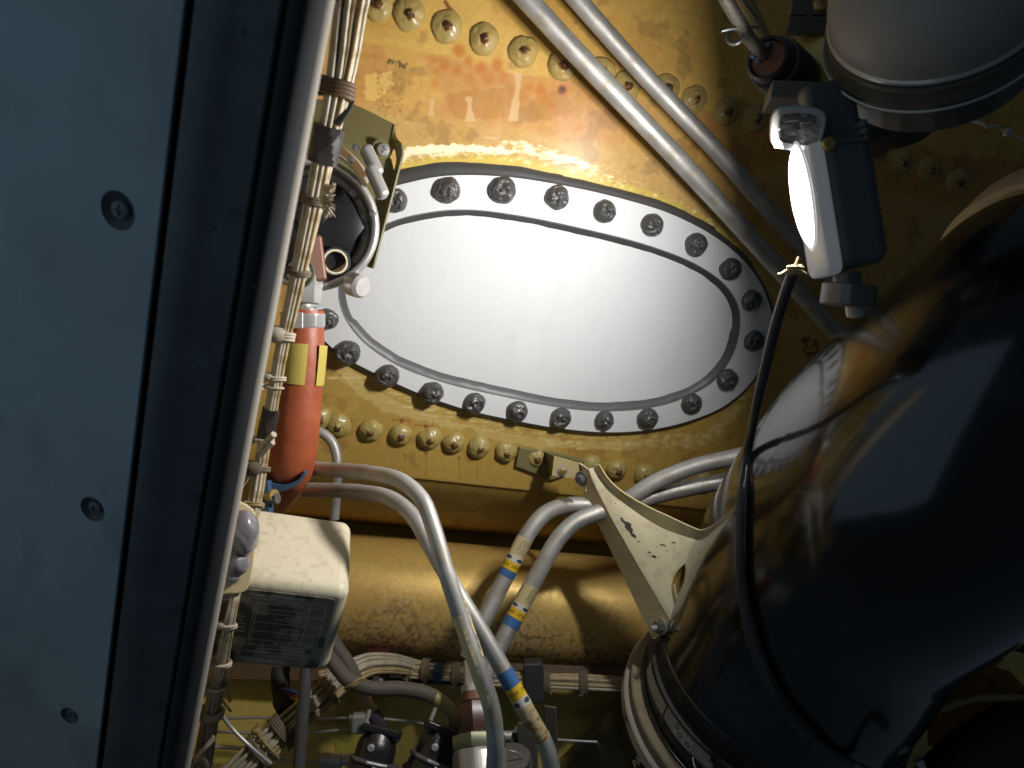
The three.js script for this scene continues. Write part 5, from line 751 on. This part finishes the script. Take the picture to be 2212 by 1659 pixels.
{
  const c = canvas(512, 256), g = c.getContext('2d'); g.fillStyle = '#1c1b19'; g.fillRect(0, 0, 512, 256); g.fillStyle = '#cfc9b6'; g.font = 'bold 66px sans-serif'; g.save(); g.translate(120, 105); g.scale(0.86, 1); g.fillText('PACK OUT', 0, 0); g.restore(); g.save(); g.translate(96, 190); g.scale(0.86, 1); g.fillText('TEMP BULB', 0, 0); g.restore();
  const cv = new THREE.CatmullRomCurve3(lowSt.map((q) => q[0]), false, 'centripetal'), R = 0.1062 * RS, on = (t, a) => { const o = cv.getPoint(t), d = cv.getTangent(t), e = V(-1, 0, 0).addScaledVector(d, d.x).normalize(), f = d.clone().cross(e); return o.addScaledVector(e, Math.cos(a) * R).addScaledVector(f, Math.sin(a) * R); };
  let best = [0.5, 0], bd = 1e9; for (let t = 0.1; t < 1; t += 0.01) for (let a = -1.6; a < 1.6; a += 0.02) { const q = on(t, a), x = 1106 + q.x / (K * -q.z), y = 829.5 - q.y / (K * -q.z), dd = Math.hypot(x - 1402, y - 1640) + (q.clone().sub(cv.getPoint(t)).z < 0 ? 1e3 : 0); if (dd < bd) { bd = dd; best = [t, a]; } }
  const L = cv.getLength(), dt = 0.042 / L, da = 0.021 / R, sg = on(best[0], best[1] + 0.1).x > on(best[0], best[1]).x ? 1 : -1, pos = [], uv = [], idx = [], n = 20;
  for (let k = 0; k <= n; k++) for (let j = 0; j <= n; j++) { const q = on(best[0] + dt * (1 - 2 * k / n), best[1] + sg * da * (2 * j / n - 1)); pos.push(q.x, q.y, q.z); uv.push(k / n, 1 - j / n); if (k < n && j < n) { const b = k * (n + 1) + j; idx.push(b, b + 1, b + n + 1, b + 1, b + n + 2, b + n + 1); } }
  const lg = new THREE.BufferGeometry(); lg.setAttribute('position', new THREE.Float32BufferAttribute(pos, 3)); lg.setAttribute('uv', new THREE.Float32BufferAttribute(uv, 2)); lg.setIndex(idx); lg.computeVertexNormals();
  part('lettering', lg, std({ map: texFrom(c), roughness: 0.4 }), lower, 'white stencilled lettering on black');
}
const clampT = thing('duct_clamp', 'steel flange rings and latched band clamp round the black duct joint', 'clamp');
part('flange_rim', ringAt([[0.106, -0.034], [0.121, -0.034], [0.1225, -0.0325], [0.1225, -0.023], [0.121, -0.0215], [0.111, -0.021]]), std({ color: rgb(0.42, 0.39, 0.34), metalness: 0.15, roughness: 0.5, roughnessMap: T.scuff }), clampT);
part('speckled_ring', ringAt([[0.111, -0.0205], [0.1125, -0.017], [0.1185, -0.016], [0.119, -0.0145], [0.1188, -0.011], [0.1175, -0.0095], [0.108, -0.0085]]), std({ map: T.ivory, color: 0xb0a9a0, roughness: 0.55 }), clampT);
part('rubber_ring', ringAt([[0.107, -0.0085], [0.111, -0.0075], [0.1112, -0.005], [0.1085, -0.004], [0.1083, 0.009], [0.1105, 0.0095], [0.1113, 0.0115], [0.1105, 0.0135], [0.107, 0.014]]), M.blackPlastic, clampT);
part('clamp_band', ringAt([[0.107, 0.0142], [0.1105, 0.0148], [0.111, 0.0165], [0.111, 0.0265], [0.1105, 0.028], [0.107, 0.0285]]), std({ color: rgb(0.07, 0.068, 0.064), metalness: 0.5, roughness: 0.45 }), clampT);
for (const a of [-66, -42, -20]) part('embossed_disc', lathe([[0.0052, 0], [0.0058, 0.0006], [0.0068, 0.0006], [0.0072, 0]], V(Math.sin(a * 0.01745) * 0.1086, 0.0025, Math.cos(a * 0.01745) * 0.1086).applyMatrix4(RINGM), V(Math.sin(a * 0.01745), 0, Math.cos(a * 0.01745)).transformDirection(RINGM), 28), M.rubber, clampT);
for (const a of [-78, -52, -28]) part('rim_rivet', lathe([[0, 0], [0.0044, 0], [0.004, 0.0006], [0, 0.0009]], V(Math.sin(a * 0.01745) * 0.1224, -0.0278, Math.cos(a * 0.01745) * 0.1224).applyMatrix4(RINGM), V(Math.sin(a * 0.01745), 0, Math.cos(a * 0.01745)).transformDirection(RINGM), 24), M.darkSteel, clampT);
{
  const wp = (r, s, a) => V(Math.sin(a * 0.01745) * r, s, Math.cos(a * 0.01745) * r).applyMatrix4(RINGM), dir = (a) => V(Math.sin(a * 0.01745), 0, Math.cos(a * 0.01745)).transformDirection(RINGM);
  const latch = part('latch_strap', [arcPatch(0.1128, 0.0145, 0.0275, -86, -64, 6, 20), arcPatch(0.1128, 0.0150, 0.0285, -63, -38, 6, 20)], std({ color: rgb(0.4, 0.36, 0.3), metalness: 0.3, roughness: 0.5 }), clampT); part('strap_pad', arcPatch(0.1137, 0.0155, 0.0275, -57, -46, 5, 12), std({ color: rgb(0.5, 0.46, 0.4), metalness: 0.2, roughness: 0.5 }), latch);
  for (const [s, a] of [[0.025, -55], [0.021, -52.5], [0.0205, -48]]) part('weld_mark', lathe([[0.0016, 0], [0.002, 0.0004], [0.0026, 0.0004], [0.003, 0]], wp(0.1138, s, a), dir(a), 20), M.greyBracket, latch);
  part('pin_block', [cyl(wp(0.119, 0.012, -31), wp(0.119, 0.032, -31), 0.0042), cyl(wp(0.118, 0.017, -37), wp(0.119, 0.028, -37), 0.0036)], M.darkSteel, clampT);
  part('latch_bolt', [tube([wp(0.118, 0.02, -34), wp(0.1195, 0.02, -28), wp(0.119, 0.02, -20)], 0.0045, { rad: 16, caps: true }), hexNut(0.0062, 0.008, wp(0.1195, 0.02, -24), wp(0.119, 0.02, -20).sub(wp(0.1195, 0.02, -24)).normalize())], M.steel, clampT); part('bolt_thread', stud(wp(0.119, 0.02, -20), wp(0.117, 0.02, -12).sub(wp(0.119, 0.02, -20)).normalize(), 0.0032, 0.02), M.darkSteel, clampT);
  part('safety_wire', tube([wp(0.114, 0.0145, -44), wp(0.118, 0.013, -41), wp(0.121, 0.017, -36), wp(0.123, 0.02, -31)], 0.0007, { rad: 7, seg: 50 }), M.steel, clampT); part('safety_wire', tube([wp(0.123, 0.018, -24), wp(0.124, 0.012, -21), wp(0.123, 0.009, -17), wp(0.121, 0.011, -15), wp(0.121, 0.016, -18)], 0.0008, { rad: 7, seg: 50 }), M.steel, clampT);
}
const collarT = thing('duct_band', 'tan metal band round the neck of the black duct at the right edge', 'band');
{ const o = P(2330, 668, 0.581), ax = P(2465, 505, 0.615).sub(o).normalize(); part('metal_band', lathe([[0.104, 0], [0.1105, 0.0005], [0.111, 0.002], [0.1105, 0.03], [0.11, 0.0315], [0.104, 0.032]], o, ax, 120, true, CAM), std({ color: rgb(0.6, 0.47, 0.3), metalness: 0.3, roughness: 0.5, roughnessMap: T.scuff }), collarT); }


// black cable lying along the duct
const ray = new THREE.Raycaster(); ductBody.updateMatrixWorld(true);
const onDuct = (px, py, off, fallback) => { ray.set(V(0, 0, 0), P(px, py, 1).normalize()); const h = ray.intersectObject(ductBody, false)[0]; return P(px, py, h ? -h.point.z - off : fallback); };
const cab = thing('black_cable', 'black cable tied below the work lamp and hanging down across the black duct', 'cable');
{
  const pts = [P(1716, 582, 0.497), P(1704, 612, 0.505), P(1676, 700, 0.53), P(1652, 800, 0.55), onDuct(1634, 880, 0.01, 0.575), onDuct(1614, 980, 0.01, 0.59), onDuct(1602, 1070, 0.009, 0.6), onDuct(1598, 1170, 0.008, 0.6), onDuct(1604, 1290, 0.008, 0.6), onDuct(1622, 1380, 0.01, 0.5), onDuct(1652, 1460, 0.01, 0.5), onDuct(1700, 1540, 0.01, 0.5), onDuct(1760, 1600, 0.01, 0.5), onDuct(1840, 1650, 0.01, 0.5), onDuct(1930, 1690, 0.01, 0.6), onDuct(2010, 1730, 0.01, 0.62)];
  part('cable_jacket', tube(pts, 0.0037, { seg: 200, rad: 18 }), std({ color: rgb(0.035, 0.036, 0.042), roughness: 0.32, bumpMap: T.rubber, bumpScale: 0.0002 }), cab);
  const k = []; for (let i = 0; i <= 60; i++) { const a = i / 20 * 6.2832; k.push(P(1714, 584, 0.497).add(V(Math.cos(a) * 0.0046 + 0.001, (i / 60 - 0.5) * 0.006, Math.sin(a) * 0.0046))); } const tails = [[[1700, 584], [1690, 590], [1680, 594]], [[1716, 578], [1722, 566], [1726, 556]], [[1722, 586], [1734, 588], [1742, 594]]].map((l) => tube(l.map(([x, y]) => P(x, y, 0.493)), 0.0011, { seg: 12, rad: 6 }));
  part('cord_tie', [tube(k, 0.0011, { seg: 110, rad: 7 }), ...tails], std({ color: rgb(0.22, 0.17, 0.08), roughness: 0.9 }), cab);
}

// ================================================================ the work lamp
const lamp = thing('work_lamp', 'black hand held work lamp with a glowing oval lens, wedged above the black duct', 'work lamp');
{
  const O = P(1738, 430, 0.5), n0 = V(-0.97, -0.17, 0.02).normalize(), L = V(-0.16, 0.98, 0.03).addScaledVector(n0, 0).normalize(); L.addScaledVector(n0, -L.dot(n0)).normalize(); const w = L.clone().cross(n0).normalize();
  const m = new THREE.Matrix4().makeBasis(n0, L, w).multiply(new THREE.Matrix4().makeScale(0.926, 0.926, 0.926)).setPosition(O), at = (a, b, c) => V(a, b, c).applyMatrix4(m), put = (g) => { g.applyMatrix4(m); const i = g.index; if (i) for (let k = 0; k < i.count; k += 3) { const t = i.getX(k); i.setX(k, i.getX(k + 1)); i.setX(k + 1, t); } else for (const a of Object.values(g.attributes)) for (let k = 0; k < a.count; k += 3) for (let c = 0; c < a.itemSize; c++) { const t = a.getComponent(k, c); a.setComponent(k, c, a.getComponent(k + 1, c)); a.setComponent(k + 1, c, t); } return g; };
  const lampBlack = std({ color: rgb(0.085, 0.088, 0.095), roughness: 0.55, bumpMap: T.rubber, bumpScale: 0.0002 });
  part('lamp_body', put(uvBox(new RoundedBoxGeometry(0.034, 0.088, 0.036, 5, 0.008)).translate(-0.0275, -0.0095, 0)), lampBlack, lamp);
  part('lamp_head', put(uvBox(new RoundedBoxGeometry(0.036, 0.055, 0.018, 4, 0.005)).translate(-0.031, 0.052, -0.009)), lampBlack, lamp);
  const bz = new THREE.Shape(), hw = 0.0175, hb = 0.056; bz.moveTo(-hw + 0.008, -hb); bz.lineTo(hw - 0.008, -hb); bz.quadraticCurveTo(hw, -hb, hw, -hb + 0.01); bz.lineTo(hw, 0.034); bz.lineTo(-hw, 0.034); bz.lineTo(-hw, -hb + 0.01); bz.quadraticCurveTo(-hw, -hb, -hw + 0.008, -hb);
  const bg = new THREE.ExtrudeGeometry(bz, { depth: 0.006, bevelEnabled: true, bevelThickness: 0.0025, bevelSize: 0.0025, bevelOffset: -0.0025, bevelSegments: 4 }); bg.rotateY(Math.PI / 2).translate(-0.0095, 0, 0);
  part('lamp_bezel', put(toCreasedNormals(uvBox(bg), 0.6)), std({ color: rgb(0.42, 0.42, 0.43), emissive: rgb(1, 1, 1.04), emissiveIntensity: 0.06, roughness: 0.5 }), lamp);  // faint even glow added, standing in for lens light inside frosted plastic
  part('lens_rim', put(new THREE.TorusGeometry(1, 0.05, 10, 60).scale(0.0132, 0.037, 0.02).rotateY(Math.PI / 2).translate(0.0002, 0.002, 0)), std({ color: rgb(0.6, 0.6, 0.62), emissive: rgb(1, 1, 1.03), emissiveIntensity: 0.3, roughness: 0.3 }), lamp);  // glow added to the rim so it looks lit by the lens
  const lens = part('lamp_lens', put(new THREE.SphereGeometry(1, 40, 28).scale(0.0085, 0.0355, 0.0098).translate(0, 0.002, 0)), std({ color: 0xffffff, emissive: rgb(1, 1, 1.02), emissiveIntensity: 9, roughness: 0.4 }), lamp); lens.castShadow = false;
  const glow = new THREE.RectAreaLight(new THREE.Color(1, 0.985, 0.965), LAMP_POWER, 0.02, 0.06); glow.position.copy(at(0.0082, -0.001, 0)); glow.up.copy(L); lamp.add(glow); glow.lookAt(at(0.0082, -0.001, 0).addScaledVector(n0, 1).add(V(0, 0, -0.22)));
  for (let i = 0; i < 17; i++) part('grip_tooth', put(uvBox(new RoundedBoxGeometry(0.005, 0.0056, 0.03, 3, 0.0024)).translate(-0.0432, -0.044 + i * 0.0054, 0)), lampBlack, lamp);
  part('body_seam', put(uvBox(new THREE.BoxGeometry(0.028, 0.0006, 0.0004)).rotateZ(0.12).translate(-0.036, 0.029, 0.0182)), M.blackPlastic, lamp);
  part('pivot_screw', lathe([[0, 0], [0.0042, 0], [0.0045, 0.0012], [0.0036, 0.0028], [0, 0.003]], at(-0.014, 0.031, 0.0178), w, 28), M.brass, lamp);
  part('swivel_neck', cyl(P(1829, 590, 0.505), P(1830, 622, 0.505), 0.0085, 36), M.darkSteel, lamp); part('magnet_foot', lathe([[0, -0.0145], [0.0162, -0.0145], [0.017, -0.0135], [0.017, -0.001], [0.0162, 0], [0, 0]], P(1836, 614, 0.505), V(0.1, 1, 0.1), 48), M.darkSteel, lamp); part('foot_stem', cyl(P(1846, 640, 0.515), P(1850, 680, 0.52), 0.0065, 28), M.steel, lamp);
  // steel belt clip facing the viewer
  const F = new Frame(P(1720, 275, 0.497), V(-0.24, -0.42, 0.87)), out = [[1676, 236], [1780, 242], [1776, 300], [1768, 322], [1750, 327], [1690, 321], [1670, 312], [1663, 296]], inn = [[1684, 246], [1771, 250], [1766, 310], [1756, 316], [1700, 312], [1682, 306], [1677, 296]];
  const hp = new THREE.Path(loop2(px2(F, inn), 60).map(([x, y]) => new THREE.Vector2(x, y)));
  part('clip_frame', slab(F, loop2(px2(F, out), 80), -0.003, 0.006, { bevel: 0.0012, holes: [hp] }), M.chrome, lamp);
  const nx = 40, pos = [], uv = [], idx = [], [ax, ay] = F.loc(1672, 320), [bx, by] = F.loc(1775, 242); for (let i = 0; i <= nx; i++) for (let j = 0; j <= nx; j++) { const u = ax + (bx - ax) * i / nx, v = ay + (by - ay) * j / nx, q = F.w(u, v, 0.0004 + 0.0016 * (fbm(i / 7, j / 7, 1e6, 3, 77) - 0.5) - 0.001 * Math.exp(-(((i / nx - 0.55) / 0.06) ** 2))); pos.push(q.x, q.y, q.z); uv.push(u, v); if (i < nx && j < nx) { const b = i * (nx + 1) + j; idx.push(b, b + nx + 1, b + 1, b + 1, b + nx + 1, b + nx + 2); } }
  const cg = new THREE.BufferGeometry(); cg.setAttribute('position', new THREE.Float32BufferAttribute(pos, 3)); cg.setAttribute('uv', new THREE.Float32BufferAttribute(uv, 2)); cg.setIndex(idx); cg.computeVertexNormals();
  part('clip_plate', cg, std({ color: rgb(0.34, 0.335, 0.33), map: T.aluColor, metalness: 0.4, roughness: 0.6, roughnessMap: T.scuff }), lamp, 'hammered bright steel plate');
  for (const [x, y] of [[1709, 256], [1742, 259]]) { const [a, b] = F.loc(x, y); part('clip_slot', uvBox(new RoundedBoxGeometry(0.0088, 0.0036, 0.0016, 2, 0.0008)).applyMatrix4(F.m().multiply(new THREE.Matrix4().makeTranslation(a, b, 0.0016))), M.darkSteel, lamp); }
}

// ================================================================ top right: connector, brackets, dome
const valve = thing('valve_block', 'dark valve block with grey flange plates behind the round connector at top right', 'valve');
{
  part('block', box(0.042, 0.1, 0.05, 0.006, P(1862, 190, 0.6), V(1, 0.05, 0.25), V(-0.12, 1, 0)), M.black, valve);
  part('lower_plate', box(0.0365, 0.0115, 0.052, 0.001, P(1716, 213, 0.54), V(1, -0.12, 0.2), V(0.05, 1, 0.15)), M.greyBracket, valve); part('copper_shim', box(0.037, 0.0012, 0.044, 0.0003, P(1724, 196, 0.54), V(1, -0.12, 0.2), V(0.05, 1, 0.15)), M.gold, valve);
  const F = new Frame(P(1755, 150, 0.56), V(-0.66, 0.02, 0.75)); part('gold_flange', slab(F, loop2(px2(F, [[1702, 78], [1828, 76], [1834, 92], [1806, 214], [1796, 228], [1690, 208], [1680, 196]]), 60), -0.002, 0.002, { bevel: 0.0006 }), M.gold, valve);
  for (const [x, y] of [[1815, 96], [1788, 212], [1706, 92]]) part('flange_screw', screw(F.hit(x, y), F.n, 0.0042), M.brass, valve);
  part('stud', stud(P(1898, 212, 0.555), V(-0.35, -0.45, 0.8), 0.0032, 0.014), M.steel, valve); part('stud_nut', hexNut(0.0068, 0.005, P(1900, 208, 0.56), V(-0.35, -0.45, 0.8)), M.darkSteel, valve); part('pin', cyl(P(1862, 150, 0.56), P(1884, 155, 0.555), 0.003), M.brass, valve); part('roller', cyl(P(1884, 155, 0.56), P(1902, 160, 0.545), 0.0095), M.greyBracket, valve);
  part('cam_disc', lathe([[0, 0], [0.03, 0], [0.032, 0.002], [0.032, 0.016], [0.03, 0.018], [0, 0.018]], P(1928, 235, 0.62), V(0.1, -0.1, 1), 60), M.black, valve);
}
const plate = thing('grey_bracket', 'flat grey bracket plate with a brass slotted screw at the top edge', 'bracket');
{
  const F = new Frame(P(1750, 40, 0.56), V(-0.1, 0.05, 1)); part('upper_plate', slab(F, px2(F, [[1716, -60], [1830, -60], [1826, 42], [1703, 40]]), 0, 0.006, { bevel: 0.0006 }), M.greyBracket, plate); part('lower_plate', slab(F, px2(F, [[1703, 43], [1828, 45], [1836, 84], [1694, 78]]), 0, 0.006, { bevel: 0.0006 }), M.greyBracket, plate);
  part('ring_mark', lathe([[0.014, 0], [0.0142, 0.0008], [0.0152, 0.0008], [0.0154, 0]], F.hit(1778, 0, 0.006), F.n, 48), M.greyBracket, plate); part('screw', screw(F.hit(1774, 10, 0.006), F.n, 0.0062, true), M.brass, plate);
}
const conn = thing('round_connector', 'dark round electrical connector with pale blue plugs in its rusty orange face', 'connector');
{
  const o = P(1656, 124, 0.53), n = V(-0.66, 0.02, 0.75).normalize(), F = new Frame(o, n), S = (r) => r.map(([a, b]) => [a, b]);
  part('shell', lathe(S([[0.0122, -0.005], [0.0126, 0], [0.0138, 0.001], [0.015, 0], [0.0155, -0.0016], [0.0155, -0.013], [0.0166, -0.0135], [0.0166, -0.017], [0.0182, -0.018], [0.0192, -0.021], [0.0192, -0.044], [0.014, -0.046]]), o, n, 70), std({ color: rgb(0.035, 0.031, 0.028), roughness: 0.55, bumpMap: T.fine, bumpScale: 0.0002 }), conn);
  part('insert', lathe([[0.0123, -0.0045], [0.0118, -0.0022], [0, -0.0018]], o, n, 48), M.insert, conn); part('bayonet_ring', lathe([[0.016, -0.012], [0.0182, -0.0115], [0.0184, -0.013], [0.016, -0.0135]], o, n, 60), M.greyBracket, conn);
  for (const [x, y] of [[1629, 121], [1640, 131], [1657, 121], [1661, 100]]) { const q = F.hit(x, y, -0.0018); part('contact_plug', lathe([[0.0022, 0], [0.0022, 0.0028], [0.0016, 0.0034], [0, 0.0034]], q, n, 20), M.pinBlue, conn); }
}
const hc = [P(1548, -40, 0.49), P(1575, 10, 0.495), P(1598, 48, 0.5), P(1618, 82, 0.51), P(1640, 106, 0.525), P(1652, 118, 0.533)];
part('metal_braid', tube(hc, 0.0044, { seg: 120, rad: 20, wob: 0.0005 }), M.braid, thing('braided_lead', 'thin grey braided lead entering the round connector from above', 'cable'));
part('braid_loop', tube([P(1585, -40, 0.5), P(1606, 0, 0.503), P(1622, 24, 0.505), P(1634, 40, 0.508)], 0.0011, { rad: 8 }), M.braid, thing('twisted_wire', 'very thin twisted wire beside the braided lead', 'wire'));
part('pipe', tube([P(1592, -40, 0.58), P(1622, 30, 0.585), P(1648, 84, 0.59), P(1664, 120, 0.595)], 0.0062, { rad: 22 }), M.tan, thing('tan_tube', 'tan tube passing down behind the round connector', 'tube'));
const pinT = thing('locking_pin', 'short bare wire pin and ring beside the round connector', 'pin'); part('pin', tube([P(1558, 66, 0.5), P(1575, 62, 0.5), P(1640, 58, 0.505)], 0.0012, { rad: 8 }), M.darkSteel, pinT); part('ring', new THREE.TorusGeometry(0.0048, 0.0014, 12, 32).applyMatrix4(new Frame(P(1588, 78, 0.505), V(-0.5, 0, 1)).m()), M.darkSteel, pinT);
const dome = thing('steel_dome', 'large satin steel domed vessel end with a clamp ring in the top right corner', 'vessel');
{
  const o = P(2022, -4, 0.47), n = V(-0.42, 0.42, 0.8).normalize(), R = 0.0615, pr = [], h = 0.72; for (let i = 0; i <= 30; i++) { const a = i / 30 * Math.PI / 2; pr.push([R * Math.sin(a), R * h * Math.cos(a) + 0.004]); } pr.push([R, 0.002], [R, -0.004]);
  part('dome_shell', lathe(pr, o, n, 96, false), std({ color: rgb(0.28, 0.265, 0.25), metalness: 0.1, roughness: 0.9, roughnessMap: T.scuff }), dome);
  part('bead_ring', lathe([[R * 0.99, -0.003], [R * 1.02, -0.0045], [R * 1.025, -0.006], [R * 1.0, -0.0075]], o, n, 96), M.steel, dome);
  part('clamp_ring', lathe([[R, -0.0085], [R * 1.035, -0.009], [R * 1.045, -0.011], [R * 1.04, -0.013], [R * 1.03, -0.014], [R * 1.06, -0.022], [R * 1.0, -0.026]], o, n, 96), M.greyBracket, dome);
  const ringPts = []; for (let i = 0; i <= 60; i++) { const a = i / 60 * 6.2832; ringPts.push(V(Math.cos(a) * R * 1.08, -0.024, Math.sin(a) * R * 1.08).applyMatrix4(basisOf(o, n))); } part('wire_ring', tube(ringPts, 0.001, { seg: 160, rad: 8 }), M.aluBare, dome);
  part('vessel_body', lathe([[R * 1.0, -0.024], [R * 0.97, -0.03], [R * 0.97, -0.05], [R * 0.8, -0.06], [0, -0.062]], o, n, 96), M.darkSteel, dome);
  part('safety_wire', tube([P(2098, 262, 0.54), P(2125, 268, 0.535), P(2134, 276, 0.535), P(2150, 270, 0.535), P(2178, 290, 0.54), P(2220, 305, 0.54)], 0.0009, { rad: 7, seg: 60 }), M.aluBare, dome); part('clamp_stud', cyl(P(2170, 285, 0.535), P(2184, 287, 0.535), 0.0028), M.steel, dome);
}

// ================================================================ the dim lower right corner
const ribs = thing('riveted_rib', 'dim yellow riveted rib with a scalloped edge in the lower right corner', 'rib');
{
  const F = new Frame(P(2100, 1400, 0.78), V(-0.25, 0.1, 1)), mat = std({ map: T.web, color: 0xcfa46a, roughness: 0.5 });
  part('rib_plate', slab(F, px2(F, [[2000, 1330], [2140, 1170], [2260, 1080], [2260, 1300], [2190, 1400], [2160, 1430], [2120, 1462], [2090, 1440], [2060, 1446], [2020, 1490], [1950, 1600], [1900, 1640], [1880, 1560]]), 0, 0.002, { bevel: 0.0005 }), mat, ribs);
  part('lower_plate', slab(F, px2(F, [[2010, 1560], [2070, 1470], [2140, 1440], [2190, 1455], [2270, 1540], [2270, 1620], [2010, 1620]]), -0.012, 0.002, { bevel: 0.0005 }), mat, ribs);
  for (const [x, y] of [[2185, 1275], [2162, 1326], [2080, 1440], [2205, 1225], [2040, 1500]]) part('rivet_head', lathe([[0.0052, 0], [0.0048, 0.0012], [0.003, 0.0022], [0, 0.0026]], F.hit(x, y, 0.002), F.n, 22), mat, ribs);
  for (const [x, y] of [[2163, 1473], [2188, 1500], [2120, 1480]]) part('rivet_head', lathe([[0.0064, 0], [0.006, 0.0014], [0.0036, 0.0028], [0, 0.0032]], F.hit(x, y, -0.01), F.n, 22), mat, ribs);
}
const strand = thing('wire_bundle', 'small bunch of white wires across the dim riveted rib', 'wire bundle');
for (let i = 0; i < 5; i++) part('wire', tube([P(2070 + i * 3, 1377 - i * 3, 0.74), P(2092, 1374 + i * 2, 0.735), P(2130, 1376 + i * 4, 0.732), P(2168, 1382 + i * 2.5, 0.732), P(2240, 1402 + i * 2, 0.735)], 0.0013, { rad: 8, seg: 50 }), M.wire, strand);
part('dark_sleeve', tube([P(2160, 1385, 0.731), P(2190, 1394, 0.731), P(2240, 1408, 0.734)], 0.005, { rad: 16, caps: true }), M.rubber, strand);
part('pipe', tube([P(1900, 1590, 0.72), P(1960, 1562, 0.72), P(2010, 1540, 0.72), P(2060, 1521, 0.72), P(2110, 1508, 0.72), P(2240, 1508, 0.72)], 0.0036, { rad: 16 }), M.tan, thing('thin_tube', 'thin tan tube arching through the dim lower right corner', 'tube'));
part('pipe', tube([P(1990, 1780, 0.72), P(2110, 1650, 0.72), P(2300, 1540, 0.72)], 0.032, { rad: 40 }), M.rubber, thing('corner_pipe', 'thick dark pipe cutting across the bottom right corner', 'pipe'));
part('rod_shaft', tube([P(1984, 1640, 0.68), P(1994, 1665, 0.68), P(2006, 1700, 0.68)], 0.004, { rad: 14, caps: true }), M.steel, thing('small_rod', 'short bright rod end at the bottom edge near the corner pipe', 'rod'));

settle();
renderer.render(scene, camera);
